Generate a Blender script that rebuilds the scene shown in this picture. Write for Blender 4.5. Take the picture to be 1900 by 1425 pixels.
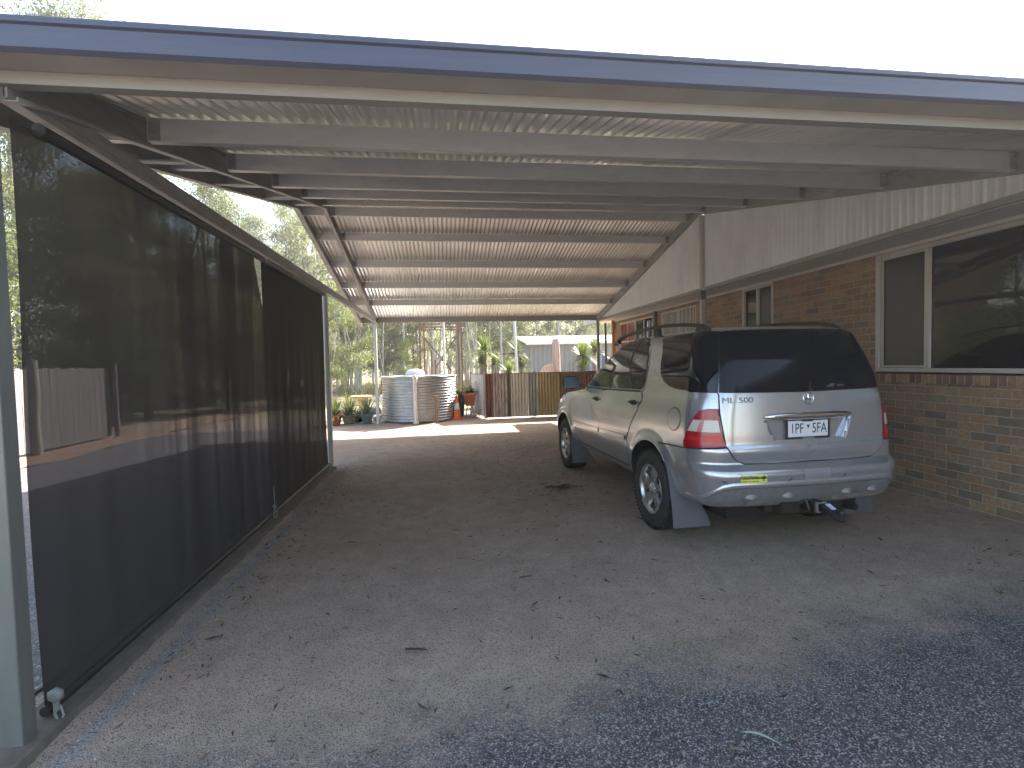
import bpy, bmesh, math, random
import numpy as np
from mathutils import Vector, Matrix
from mathutils.geometry import delaunay_2d_cdt
R = math.radians
scene = bpy.context.scene
for o in list(bpy.data.objects): bpy.data.objects.remove(o)

# ------------------------------------------------------------ camera
F_PX, YAW, PITCH, ROLL = 929.97, .1361, .0404, -.0241
def cam_axes():
    f = Vector((math.sin(YAW)*math.cos(PITCH), math.cos(YAW)*math.cos(PITCH), -math.sin(PITCH)))
    r = Vector((math.cos(YAW), -math.sin(YAW), 0)); u = r.cross(f)
    return r*math.cos(ROLL)+u*math.sin(ROLL), -r*math.sin(ROLL)+u*math.cos(ROLL), f
cr, cu, cf = cam_axes()
cam = bpy.data.cameras.new("camera"); cam.sensor_width = 36; cam.lens = F_PX/1900*36
cam.clip_start = .05; cam.clip_end = 1500
camo = bpy.data.objects.new("camera", cam); scene.collection.objects.link(camo)
M = Matrix.Identity(4)
for i in range(3):
    M[i][0] = cr[i]; M[i][1] = cu[i]; M[i][2] = -cf[i]
M[0][3], M[1][3], M[2][3] = 0, 0, 1.55
camo.matrix_world = M
scene.camera = camo

# ------------------------------------------------------------ sky and sun
SUN_AZ, SUN_EL = R(44), R(36.5)          # azimuth measured from +Y towards +X
w = bpy.data.worlds.new("World"); scene.world = w; w.use_nodes = True
nt = w.node_tree; nt.nodes.clear()
wo = nt.nodes.new("ShaderNodeOutputWorld"); bg = nt.nodes.new("ShaderNodeBackground"); sky = nt.nodes.new("ShaderNodeTexSky")
sky.sky_type = 'NISHITA'; sky.sun_disc = False; sky.sun_elevation = SUN_EL; sky.sun_rotation = SUN_AZ
sky.air_density = 1.0; sky.dust_density = 2.5; sky.ozone_density = 1.0; sky.altitude = 100
bg.inputs[1].default_value = .15
wm = nt.nodes.new('ShaderNodeMix'); wm.data_type = 'RGBA'; wm.blend_type = 'MULTIPLY'; wm.inputs[0].default_value = 1; wm.inputs[7].default_value = (1, .93, .82, 1)
nt.links.new(sky.outputs[0], wm.inputs[6]); nt.links.new(wm.outputs[2], bg.inputs[0]); nt.links.new(bg.outputs[0], wo.inputs[0])
sl = bpy.data.lights.new("sun", 'SUN'); sl.energy = 5.0; sl.angle = R(.55); sl.color = (1, .955, .88)
so = bpy.data.objects.new("sun", sl); scene.collection.objects.link(so)
sd = Vector((math.sin(SUN_AZ)*math.cos(SUN_EL), math.cos(SUN_AZ)*math.cos(SUN_EL), math.sin(SUN_EL)))
so.rotation_euler = sd.to_track_quat('Z', 'Y').to_euler()
scene.view_settings.view_transform = 'Standard'; scene.view_settings.look = 'None'
scene.view_settings.gamma = 1; scene.view_settings.exposure = 2.62
scene.cycles.max_bounces = 10; scene.cycles.transparent_max_bounces = 16
scene.cycles.diffuse_bounces = 5; scene.cycles.glossy_bounces = 4
scene.cycles.use_denoising = True
scene.cycles.sample_clamp_indirect = 8

# ------------------------------------------------------------ materials
def new_mat(name):
    m = bpy.data.materials.new(name); m.use_nodes = True
    nt = m.node_tree; b = nt.nodes["Principled BSDF"]
    return m, nt, b
def N(nt, t, **k):
    n = nt.nodes.new(t)
    for a, v in k.items(): setattr(n, a, v)
    return n
def L(nt, a, b): nt.links.new(a, b)
def mix_rgb(nt, fac, a, b, blend='MIX'):
    n = N(nt, "ShaderNodeMix", data_type='RGBA', blend_type=blend)
    for s, v in ((n.inputs[0], fac), (n.inputs[6], a), (n.inputs[7], b)):
        if hasattr(v, "links"): L(nt, v, s)
        elif isinstance(v, (tuple, list)): s.default_value = (*v[:3], 1)
        else: s.default_value = v
    return n.outputs[2]
def ramp(nt, src, stops):
    n = N(nt, "ShaderNodeValToRGB"); e = n.color_ramp.elements
    while len(e) < len(stops): e.new(.5)
    for i, (p, c) in enumerate(stops):
        e[i].position = p; e[i].color = (*c, 1) if isinstance(c, (tuple, list)) else (c, c, c, 1)
    L(nt, src, n.inputs[0]); return n.outputs[0]
def noise(nt, vec, scale, detail=4, rough=.55, dist=0):
    n = N(nt, "ShaderNodeTexNoise"); n.inputs["Scale"].default_value = scale; n.inputs["Detail"].default_value = detail
    n.inputs["Roughness"].default_value = rough; n.inputs["Distortion"].default_value = dist
    L(nt, vec, n.inputs["Vector"]); return n.outputs[0]
def mapping(nt, vec, scale=(1, 1, 1), loc=(0, 0, 0), rot=(0, 0, 0)):
    n = N(nt, "ShaderNodeMapping"); n.inputs["Scale"].default_value = scale
    n.inputs["Location"].default_value = loc; n.inputs["Rotation"].default_value = rot
    L(nt, vec, n.inputs[0]); return n.outputs[0]
def pos(nt): return N(nt, "ShaderNodeNewGeometry").outputs["Position"]
def math_n(nt, op, a, b=None, clamp=False):
    n = N(nt, "ShaderNodeMath", operation=op, use_clamp=clamp)
    for s, v in zip(n.inputs, (a, b)):
        if v is None: continue
        if hasattr(v, "links"): L(nt, v, s)
        else: s.default_value = v
    return n.outputs[0]
def bump(nt, b, h, strength=.3, dist=.01):
    n = N(nt, "ShaderNodeBump"); n.inputs["Strength"].default_value = strength; n.inputs["Distance"].default_value = dist
    L(nt, h, n.inputs["Height"]); L(nt, n.outputs[0], b.inputs["Normal"])
def paint(name, col, rough=.5, metal=0, var=.12, scale=3, dirt=None, dirt_amt=.3, bmp=0, coat=0, spec=.5, streak=(1, 1, 1)):
    m, nt, b = new_mat(name); p = pos(nt)
    n1 = noise(nt, mapping(nt, p, streak), scale, 5); lo = tuple(c*(1-var) for c in col); hi = tuple(min(1, c*(1+var)) for c in col)
    c = ramp(nt, n1, [(.3, lo), (.7, hi)])
    if dirt:
        n2 = noise(nt, mapping(nt, p, streak, (3, 7, 1)), scale*2.7, 8, .65)
        f = ramp(nt, n2, [(.5-dirt_amt*.15, 0.0), (.5+.2, min(1, dirt_amt*1.6))]); c = mix_rgb(nt, f, c, dirt)
    L(nt, c, b.inputs["Base Color"])
    r = ramp(nt, n1, [(.3, max(0, rough-.07)), (.7, min(1, rough+.07))]); L(nt, r, b.inputs["Roughness"])
    b.inputs["Metallic"].default_value = metal; b.inputs["Coat Weight"].default_value = coat; b.inputs["Coat Roughness"].default_value = .05
    b.inputs["Specular IOR Level"].default_value = spec
    if bmp: bump(nt, b, noise(nt, p, scale*20, 4), bmp, .004)
    return m

# ------------------------------------------------------------ mesh builder
ALL = scene.collection.objects
class MB:
    def __init__(s): s.v = []; s.f = []; s.m = []; s.sm = []; s.cm = 0; s.smooth = False
    def add(s, vs, fs, sm=None):
        o = len(s.v); s.v += [tuple(p) for p in vs]
        for f in fs: s.f.append(tuple(i+o for i in f)); s.m.append(s.cm); s.sm.append(s.smooth if sm is None else sm)
    def box(s, lo, hi, M=None):
        x0, y0, z0 = lo; x1, y1, z1 = hi
        vs = [Vector(p) for p in ((x0,y0,z0),(x1,y0,z0),(x1,y1,z0),(x0,y1,z0),(x0,y0,z1),(x1,y0,z1),(x1,y1,z1),(x0,y1,z1))]
        if M is not None: vs = [M@p for p in vs]
        s.add(vs, [(0,3,2,1),(4,5,6,7),(0,1,5,4),(1,2,6,5),(2,3,7,6),(3,0,4,7)], False)
    def bar(s, a, b, w, h, up=(0, 0, 1)):
        a = Vector(a); b = Vector(b); d = (b-a).normalized(); u = Vector(up)
        if abs(d.dot(u)) > .99: u = Vector((1, 0, 0))
        x = d.cross(u).normalized(); u = x.cross(d)
        vs = [p+x*i*w/2+u*j*h/2 for p in (a, b) for i, j in ((-1,-1),(1,-1),(1,1),(-1,1))]
        s.add(vs, [(0,1,2,3),(7,6,5,4),(0,4,5,1),(1,5,6,2),(2,6,7,3),(3,7,4,0)], False)
    def tube(s, pts, rs, n=8, cap=True, sm=True):
        pts = [Vector(p) for p in pts]
        if not hasattr(rs, '__len__'): rs = [rs]*len(pts)
        vs = []; px = None
        for i, p in enumerate(pts):
            d = (pts[min(i+1, len(pts)-1)]-pts[max(i-1, 0)]).normalized()
            if px is None: px = d.orthogonal().normalized()
            else:
                px = (px-d*px.dot(d))
                px = px.normalized() if px.length > 1e-6 else d.orthogonal().normalized()
            py = d.cross(px)
            vs += [p+(px*math.cos(t)+py*math.sin(t))*rs[i] for t in (2*math.pi*k/n for k in range(n))]
        fs = [(i*n+k, i*n+(k+1) % n, (i+1)*n+(k+1) % n, (i+1)*n+k) for i in range(len(pts)-1) for k in range(n)]
        s.add(vs, fs, sm)
        if cap:
            o = len(vs); s.add(vs[:n], [tuple(range(n))[::-1]], False); s.add(vs[-n:], [tuple(range(n))], False)
    def lathe(s, prof, c=(0, 0, 0), n=32, axis='z', sm=True):
        vs = []
        for r, h in prof:
            for k in range(n):
                t = 2*math.pi*k/n; a, b = r*math.cos(t), r*math.sin(t)
                vs.append({'z': (c[0]+a, c[1]+b, c[2]+h), 'x': (c[0]+h, c[1]+a, c[2]+b), 'y': (c[0]+b, c[1]+h, c[2]+a)}[axis])
        fs = [(i*n+k, i*n+(k+1) % n, (i+1)*n+(k+1) % n, (i+1)*n+k) for i in range(len(prof)-1) for k in range(n)]
        s.add(vs, fs, sm)
    def extrude(s, prof, a, b, closed=True, plane='yz'):
        """2D profile swept between two points; profile is (y,z) for plane yz, (x,z) for plane xz"""
        vs = []
        for p in (a, b):
            for q in prof:
                vs.append((p[0], p[1]+q[0], p[2]+q[1]) if plane == 'yz' else (p[0]+q[0], p[1], p[2]+q[1]))
        n = len(prof)
        fs = [(k, (k+1) % n, n+(k+1) % n, n+k) for k in range(n if closed else n-1)]
        if closed: fs += [tuple(range(n))[::-1], tuple(range(n, 2*n))]
        s.add(vs, fs, False)
    def build(s, name, mats, parent=None, bevel=0, fixn=True):
        me = bpy.data.meshes.new(name); me.from_pydata(s.v, [], s.f)
        for m in (mats if isinstance(mats, (list, tuple)) else [mats]): me.materials.append(m)
        me.polygons.foreach_set("material_index", s.m); me.polygons.foreach_set("use_smooth", s.sm)
        if fixn:
            bm = bmesh.new(); bm.from_mesh(me); bmesh.ops.recalc_face_normals(bm, faces=bm.faces); bm.to_mesh(me); bm.free()
        me.update()
        o = bpy.data.objects.new(name, me); ALL.link(o)
        if parent is not None: o.parent = parent
        if bevel:
            md = o.modifiers.new("bevel", 'BEVEL'); md.width = bevel; md.segments = 2; md.limit_method = 'ANGLE'; md.angle_limit = R(40)
        return o
def tag(o, label, cat=None, group=None, kind=None):
    if label: o['label'] = label
    if cat: o['category'] = cat
    if group: o['group'] = group
    if kind: o['kind'] = kind
    return o
def thing(name, label, cat, loc=(0, 0, 0), rz=0, group=None):
    o = bpy.data.objects.new(name, None); ALL.link(o); o.location = loc; o.rotation_euler = (0, 0, rz)
    o.empty_display_size = .2
    return tag(o, label, cat, group)
def kids(o): return [c for c in bpy.data.objects if c.parent == o]
def copy_tree(o, parent=None):
    c = o.copy(); ALL.link(c); c.parent = parent
    for ch in kids(o): copy_tree(ch, c)
    return c
def text_mb(mb, body, size, M, depth=.001, mi=0, align='CENTER', sx=1):
    cu_ = bpy.data.curves.new("t", 'FONT'); cu_.body = body; cu_.size = size; cu_.extrude = depth; cu_.align_x = align; cu_.align_y = 'CENTER'
    cu_.resolution_u = 3
    to = bpy.data.objects.new("t", cu_); ALL.link(to); bpy.context.view_layer.update()
    me = bpy.data.meshes.new_from_object(to.evaluated_get(bpy.context.evaluated_depsgraph_get()))
    old = mb.cm; mb.cm = mi
    mb.add([M@Vector((v.co.x*sx, v.co.y, v.co.z)) for v in me.vertices], [tuple(p.vertices) for p in me.polygons], False)
    mb.cm = old
    bpy.data.objects.remove(to); bpy.data.curves.remove(cu_); bpy.data.meshes.remove(me)
def corr(mb, o, du, dv, nu, nv, amp, pitch, nrm, seg=8, trap=False):
    """corrugated sheet: o origin, du full vector across the ribs, dv full vector along the ribs, nrm normal"""
    o = Vector(o); du = Vector(du); dv = Vector(dv); nrm = Vector(nrm); W = du.length
    n = max(4, int(W/pitch*seg)); vs = []
    for j in range(nv+1):
        for i in range(n+1):
            t = i/n; ph = t*W/pitch
            if trap:
                q = ph % 1; h = 1 if q < .28 else (0 if .42 < q < .86 else (1-(q-.28)/.14 if q < .42 else (q-.86)/.14))
                h = h*2-1
            else: h = math.sin(ph*2*math.pi)
            vs.append(o+du*t+dv*(j/nv)+nrm*(h*amp))
    fs = [(j*(n+1)+i, j*(n+1)+i+1, (j+1)*(n+1)+i+1, (j+1)*(n+1)+i) for j in range(nv) for i in range(n)]
    mb.add(vs, fs, not trap)
# ============================================================ SETTING: ground
def ground_mat():
    m, nt, b = new_mat("dirt_and_asphalt"); p = pos(nt)
    sep = N(nt, "ShaderNodeSeparateXYZ"); L(nt, p, sep.inputs[0]); X, Y = sep.outputs[0], sep.outputs[1]
    big = noise(nt, p, .7, 5, .6); mid = noise(nt, p, 5, 6, .65); fine = noise(nt, p, 90, 4, .7); grit = noise(nt, p, 260, 3, .7)
    vor = N(nt, "ShaderNodeTexVoronoi"); vor.inputs["Scale"].default_value = 170; L(nt, p, vor.inputs["Vector"])
    vor2 = N(nt, "ShaderNodeTexVoronoi"); vor2.inputs["Scale"].default_value = 75; L(nt, p, vor2.inputs["Vector"])
    # compacted granitic sand
    dirt = ramp(nt, big, [(.25, (.38, .285, .225)), (.5, (.475, .372, .30)), (.75, (.54, .435, .36))])
    dirt = mix_rgb(nt, ramp(nt, mid, [(.35, 0.0), (.75, .55)]), dirt, (.245, .195, .155))
    rust = noise(nt, mapping(nt, p, (1, 1, 1), (11, 4, 0)), 1.6, 6, .7)
    dirt = mix_rgb(nt, ramp(nt, rust, [(.56, 0.0), (.74, .5)]), dirt, (.32, .19, .11))
    dirt = mix_rgb(nt, ramp(nt, fine, [(.36, .55), (.49, 0.0)]), dirt, (.15, .12, .10))
    dirt = mix_rgb(nt, ramp(nt, grit, [(.6, 0.0), (.72, .6)]), dirt, (.42, .38, .33))
    # asphalt with light stone chips
    cs = N(nt, "ShaderNodeSeparateColor"); L(nt, vor.outputs["Color"], cs.inputs[0])
    tar = ramp(nt, cs.outputs[0], [(.0, (.036, .037, .041)), (.5, (.080, .080, .086)), (.78, (.17, .168, .172)), (.96, (.42, .40, .38))])
    tar = mix_rgb(nt, ramp(nt, mid, [(.45, 0.0), (.7, .30)]), tar, (.16, .14, .12))
    # front mask: the seal ends raggedly below the roof edge
    edge = math_n(nt, 'ADD', math_n(nt, 'MULTIPLY', X, .15), 2.22)
    wob = math_n(nt, 'MULTIPLY', math_n(nt, 'SUBTRACT', noise(nt, p, 1.5, 8, .72), .5), 1.5)
    d = math_n(nt, 'SUBTRACT', math_n(nt, 'ADD', edge, wob), Y)
    gr = math_n(nt, 'MULTIPLY', math_n(nt, 'SUBTRACT', grit, .5), 1.6)
    f1 = math_n(nt, 'ADD', math_n(nt, 'MULTIPLY', math_n(nt, 'ADD', d, math_n(nt, 'MULTIPLY', math_n(nt, 'SUBTRACT', fine, .5), 1.3)), 1.9), math_n(nt, 'ADD', gr, .35), True)
    back = N(nt, 'ShaderNodeMapRange'); L(nt, math_n(nt, 'ADD', Y, wob), back.inputs[0]); back.inputs[1].default_value = -1.3; back.inputs[2].default_value = -.4  # unseen ground behind the camera kept as pale dirt to bounce sunlight forward
    f1 = math_n(nt, 'MULTIPLY', f1, back.outputs[0])
    # a scatter of chips over the dirt as well
    chips = math_n(nt, 'MULTIPLY', ramp(nt, cs.outputs[1], [(.83, 0.0), (.88, 1.0)]), ramp(nt, Y, [(0, 1.0), (1, .0)]))
    sc = N(nt, "ShaderNodeMapRange"); L(nt, Y, sc.inputs[0]); sc.inputs[1].default_value = 2; sc.inputs[2].default_value = 6.5; sc.inputs[3].default_value = .75; sc.inputs[4].default_value = .1
    chips = math_n(nt, 'MULTIPLY', ramp(nt, cs.outputs[1], [(.83, 0.0), (.88, 1.0)]), sc.outputs[0])
    dirt = mix_rgb(nt, chips, dirt, (.06, .058, .062))
    # grit washed along the foot of the blinds
    gx = math_n(nt, 'ABSOLUTE', math_n(nt, 'ADD', X, math_n(nt, 'ADD', 1.56, math_n(nt, 'MULTIPLY', math_n(nt, 'SUBTRACT', mid, .5), .22))))
    gs = math_n(nt, 'SUBTRACT', 1.0, math_n(nt, 'MULTIPLY', gx, 13.0), True)
    stone = ramp(nt, cs.outputs[2], [(0, (.12, .12, .125)), (.45, (.26, .255, .25)), (.8, (.42, .41, .40))])
    lim = N(nt, "ShaderNodeMath", operation='LESS_THAN'); L(nt, Y, lim.inputs[0]); lim.inputs[1].default_value = 8.6
    dirt = mix_rgb(nt, math_n(nt, 'MULTIPLY', math_n(nt, 'MULTIPLY', gs, .8), lim.outputs[0]), dirt, stone)
    c = mix_rgb(nt, f1, dirt, tar)
    # dry grass and pale dirt far off
    fm = N(nt, "ShaderNodeMapRange"); L(nt, math_n(nt, 'ADD', Y, math_n(nt, 'MULTIPLY', math_n(nt, 'SUBTRACT', big, .5), 5)), fm.inputs[0])
    fm.inputs[1].default_value = 16; fm.inputs[2].default_value = 19
    gcol = ramp(nt, mid, [(.3, (.20, .19, .09)), (.5, (.34, .30, .17)), (.7, (.40, .33, .22))])
    c = mix_rgb(nt, fm.outputs[0], c, gcol)
    L(nt, c, b.inputs["Base Color"]); b.inputs["Roughness"].default_value = .93; b.inputs["Specular IOR Level"].default_value = .25
    h = math_n(nt, 'ADD', math_n(nt, 'MULTIPLY', fine, .8), math_n(nt, 'ADD', math_n(nt, 'MULTIPLY', vor.outputs["Distance"], .9), math_n(nt, 'MULTIPLY', mid, 1.4)))
    bump(nt, b, h, .8, .012)
    return m
MG = ground_mat()
random.seed(4)
def ground_mesh():
    xs = sorted(set([-400, -200, -120, -80, -60, -40, -30, -22, -16, -12] + [round(-10+i*.25, 3) for i in range(73)] + [10, 14, 20, 30, 50, 80, 120, 200, 400]))
    ys = sorted(set([-300, -100, -40, -20, -10, -6, -3] + [round(-1+i*.25, 3) for i in range(85)] + [22, 25, 30, 40, 60, 80, 120, 200, 500]))
    from mathutils import noise as nz
    mb = MB(); W_ = len(xs); vs = []
    for y in ys:
        for x in xs:
            z = nz.noise(Vector((x*.9, y*.9, 0)))*.012 + nz.noise(Vector((x*3, y*3, 5)))*.004-.012
            if abs(x) > 12 or y > 22: z = -.02
            vs.append((x, y, z))
    mb.add(vs, [(j*W_+i, j*W_+i+1, (j+1)*W_+i+1, (j+1)*W_+i) for j in range(len(ys)-1) for i in range(W_-1)], True)
    return mb
tag(ground_mesh().build("ground", MG), "compacted sandy ground with leaf litter under the carport", None, None, "structure")

def asphalt_mat():
    m, nt, b = new_mat("sealed_driveway"); p = pos(nt)
    vor = N(nt, "ShaderNodeTexVoronoi"); vor.inputs["Scale"].default_value = 120; L(nt, p, vor.inputs["Vector"])
    cs = N(nt, "ShaderNodeSeparateColor"); L(nt, vor.outputs["Color"], cs.inputs[0])
    c = ramp(nt, cs.outputs[0], [(.0, (.05, .052, .058)), (.6, (.10, .10, .11)), (.85, (.19, .19, .20)), (.97, (.42, .40, .38))])
    c = mix_rgb(nt, ramp(nt, noise(nt, p, 2, 6, .7), [(.4, 0.0), (.7, .5)]), c, (.21, .17, .14))
    L(nt, c, b.inputs["Base Color"]); b.inputs["Roughness"].default_value = .9
    bump(nt, b, vor.outputs["Distance"], .6, .01); return m
mb = MB(); vs = []; random.seed(2)
for i in range(44):
    y = -8+i*.5
    vs += [(-2.02-max(0, y-8)*.28+random.uniform(-.03, .03), y, .004), (-7.0+random.uniform(-.12, .12), y, .004)]
mb.add(vs, [(2*i, 2*i+1, 2*i+3, 2*i+2) for i in range(43)], False)
tag(mb.build("driveway", asphalt_mat()), "bitumen driveway on the far side of the shade blinds", None, None, "structure")

mb = MB(); vs = []; random.seed(6)
for i in range(60):
    y = 2.1+i*.101; a = random.uniform(-.006, .006)
    vs += [(-1.90, y, -.02), (-1.90, y, .022), (-1.712+a, y, .018), (-1.685+a*2, y, -.02)]
mb.add(vs, [(4*i+k, 4*i+k+1, 4*i+5+k, 4*i+4+k) for i in range(59) for k in range(3)], False)
tag(mb.build("kerb", paint("kerb_brown_concrete", (.105, .088, .072), .9, 0, .2, 5, (.2, .17, .14), .3, .3)), "low brown concrete strip below the shade blinds", None, None, "structure")

# ============================================================ CARPORT
S_, ZE = .23, 2.90                     # roof slope; rafter-bottom height at Y 3.31
YN, YF, YR = 2.38, 13.88, 8.13
def zb(y): return ZE+S_*((y if y <= YR else 2*YR-y)-3.31)   # underside of the rafters
M_frame = paint("galvanised_frame", (.285, .288, .285), .50, .2, .16, 2.2, (.20, .17, .14), .35, 0, 0, .4, (1, 1, 5))
M_purlin = paint("purlin_zinc", (.50, .51, .515), .42, .25, .06, 1.3, (.36, .35, .335), .2, 0, 0, .4, (3, 8, 8))
M_post = paint("post_green_grey", (.15, .16, .15), .42, .15, .10, 1.5, (.12, .125, .12), .25, 0, 0, .5, (6, 6, 1))
M_postlight = paint("post_pale_grey", (.42, .42, .40), .45, .2, .1, 2, (.3, .28, .25), .2)
M_gutter = paint("gutter_blue_grey", (.048, .056, .088), .32, .1, .08, .8, (.10, .10, .13), .2, 0, 0, .5, (.3, 6, 6))
M_beamlight = paint("beam_cream_grey", (.235, .235, .225), .5, .1, .1, 1.6, (.24, .20, .165), .4, 0, 0, .5, (.4, 5, 5))
def zinc(name, base, rough):
    m, nt, b = new_mat(name); p = pos(nt)
    n1 = noise(nt, mapping(nt, p, (2.0, .5, 1)), 1.1, 4); n2 = noise(nt, mapping(nt, p, (14, .6, 3)), 1.4, 6, .7)
    c = ramp(nt, n1, [(.3, tuple(x*.86 for x in base)), (.7, tuple(x*1.1 for x in base))])
    c = mix_rgb(nt, ramp(nt, n2, [(.48, 0.0), (.75, .45)]), c, tuple(x*.58 for x in base))
    L(nt, c, b.inputs["Base Color"]); b.inputs["Metallic"].default_value = .3; b.inputs["Roughness"].default_value = rough
    return m
M_roof = zinc("zincalume_underside", (.71, .70, .675), .36); M_roof.node_tree.nodes["Principled BSDF"].inputs["Metallic"].default_value = .6

carport = thing("carport", "long grey steel gable carport with corrugated roof beside the brick house", "carport", (0, 8, 0))
CP = Matrix.Translation((0, -8, 0))
def cbuild(mb, name, mats, parent=None, bevel=0, label=None):
    if parent is None: parent = carport
    o = mb.build(name, mats, parent, bevel)
    if parent is carport: o.matrix_parent_inverse = CP
    if label: o['label'] = label
    return o
# roof sheets in four runs
XL, XR_ = -2.22, 4.62
for side in (0, 1):
    mb = MB(); mb.smooth = True
    y0, y1 = (2.26, YR-.01) if side == 0 else (YR+.01, YF+.12)
    za, zb_ = zb(y0)+.185, zb(y1)+.185
    corr(mb, (XL, y0, za), (XR_-XL, 0, 0), (0, y1-y0, zb_-za), 0, 12, .0105, .076, (0, S_ if side else -S_, 1), 10)
    cbuild(mb, "roof_sheet", M_roof)
mb = MB()                              # ridge capping
for s in (-1, 1):
    mb.add([(XL, YR, zb(YR)+.222), (XR_, YR, zb(YR)+.222), (XR_, YR+s*.16, zb(YR)+.195-.0), (XL, YR+s*.16, zb(YR)+.195)], [(0, 1, 2, 3)])
cbuild(mb, "ridge_cap", M_roof)
# sheet-lap flashings running up the slope
mb = MB()
for lx in (1.9,):
    for y0, y1 in ((2.3, YR-.05),):
        mb.bar((lx, y0, zb(y0)+.174), (lx, y1, zb(y1)+.174), .03, .004)
cbuild(mb, "lap_flashing", M_roof)
# purlins (C sections)
def cprof(h, w, t=.004, lip=.015, s=1):
    # web at y=0, flanges towards s*y
    return [(0, 0), (s*w, 0), (s*w, lip), (s*(w-t), lip), (s*(w-t), t), (s*t, t), (s*t, h-t), (s*(w-t), h-t), (s*(w-t), h-lip), (s*w, h-lip), (s*w, h), (0, h)]
for y in (3.31, 4.45, 5.57, 6.71, 7.86, 8.40, 9.22, 10.33, 11.40, 12.50):
    mb = MB(); z = zb(y)+.03
    mb.extrude(cprof(.135, .05), (-1.705, y, z), (4.36, y, z))
    mb.extrude(cprof(.135, .05), (-2.13, y, z), (-1.80, y, z))
    p_ = cbuild(mb, "purlin", M_purlin)
    for x in (-1.697, 4.30):           # end cleats with two bolts each
        mb = MB(); mb.box((x, y-.008, z+.004), (x+.065, y-.003, z+.131))
        for dz in (.035, .10): mb.lathe([(0, -.012), (.011, -.012), (.011, 0)], (x+.035, y-.008, z+dz), 8, 'y')
        mb.build("cleat", M_frame, p_)
# rafters at each gable and barge boards
def slope_member(mb, x0, x1, y0, y1, d0, d1):
    """sloping box between x0..x1, from y0 to y1, bottom zb+d0, top zb+d1"""
    ys = [y0, y1] if (y0 <= YR) == (y1 <= YR) else [y0, YR, y1]
    vs = []
    for y in ys: vs += [(x0, y, zb(y)+d0), (x1, y, zb(y)+d0), (x1, y, zb(y)+d1), (x0, y, zb(y)+d1)]
    fs = []
    for i in range(len(ys)-1):
        for k in range(4): fs.append((i*4+k, i*4+(k+1) % 4, i*4+4+(k+1) % 4, i*4+4+k))
    n = (len(ys)-1)*4; fs += [(3, 2, 1, 0), (n, n+1, n+2, n+3)]
    mb.add(vs, fs, False)
mb = MB(); slope_member(mb, -1.765, -1.760, YN, YF, 0, .165); slope_member(mb, -1.76, -1.712, YN, YF, 0, .005); slope_member(mb, -1.76, -1.712, YN, YF, .160, .165); slope_member(mb, -1.717, -1.712, YN, YF, .005, .018)
cbuild(mb, "rafter", M_frame)
mb = MB(); slope_member(mb, 4.37, 4.42, YN, YF, 0, .165); cbuild(mb, "rafter", M_frame)
mb = MB(); slope_member(mb, -2.19, -2.14, 2.24, YF+.12, -.015, .20); slope_member(mb, -2.14, -2.11, 2.24, YF+.12, -.015, -.008)
cbuild(mb, "barge_board", M_frame)
for y in (3.9, 5.2, 6.6):              # outrigger brackets under the barge
    mb = MB(); mb.box((-2.13, y, zb(y)+.0), (-1.77, y+.05, zb(y)+.012)); cbuild(mb, "outrigger", M_frame)
# eave beams
mb = MB()
bz = 2.745
# near beam: creased web, return lips
pr = [(.00, 0), (.05, 0), (.05, .004), (.004, .004), (.0, .012), (.0, .068), (.014, .076), (.014, .150), (.05, .155), (.05, .160), (.010, .156), (.010, .078), (-.005, .070), (-.005, .0)]
mb.extrude(pr, (-1.99, YN-.02, bz), (4.62, YN-.02, bz))
near_beam = cbuild(mb, "eave_beam", M_beamlight, None, 0, "creased cream eave beam nearest the camera")
for x in (-.90, .26, 1.43, 2.55):
    mb = MB(); mb.box((x-.045, YN-.045, bz+.066), (x+.045, YN-.026, bz+.074)); mb.box((x-.045, YN-.045, bz+.074), (x-.040, YN-.026, bz+.084)); mb.box((x+.040, YN-.045, bz+.074), (x+.045, YN-.026, bz+.084))
    mb.build("strap_clip", M_beamlight, near_beam)
mb = MB(); mb.extrude(cprof(.19, .06, .004, .02), (-2.12, YF, 2.735), (4.62, YF, 2.735)); cbuild(mb, "eave_beam", M_beamlight, None, 0, "long eave beam across the far opening")
# tie beam that carries the blinds
mb = MB(); mb.extrude([(-.03, 0), (.03, 0), (.03, .105), (-.03, .105)], (-1.78, YN, 2.70), (-1.78, YF, 2.745), True, 'xz')
mb.box((-1.748, YN+.1, 2.735), (-1.744, YF-.1, 2.742)); cbuild(mb, "tie_beam", M_frame)
mb = MB(); mb.box((4.37, YN, 2.70), (4.42, YF, 2.755)); cbuild(mb, "tie_beam", M_frame)
# gutter
gp = [(.135, .155), (.13, .155), (.13, .006), (.015, .006), (.004, .018), (.004, .062), (.012, .066), (.012, .107), (.004, .111), (.004, .130), (.010, .137), (.0, .137), (-.004, .128), (-.004, .112), (.006, .104), (.006, .069), (-.004, .063), (-.004, .016), (.012, 0), (.135, 0)]
mb = MB(); mb.extrude(gp, (-2.25, 2.215, 2.797), (7.5, 2.215, 2.797)); mb.m[18] = 1; cbuild(mb, "gutter", [M_gutter, paint("gutter_underside_bounce", (.30, .285, .26), .6)])  # underside coloured paler and warmer to carry light bounced off the ground
mb = MB(); mb.extrude([(a, b) for a, b in gp][::-1], (-2.25, YF+.06, 2.83), (4.62, YF+.06, 2.83)); cbuild(mb, "gutter", M_gutter)
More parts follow.
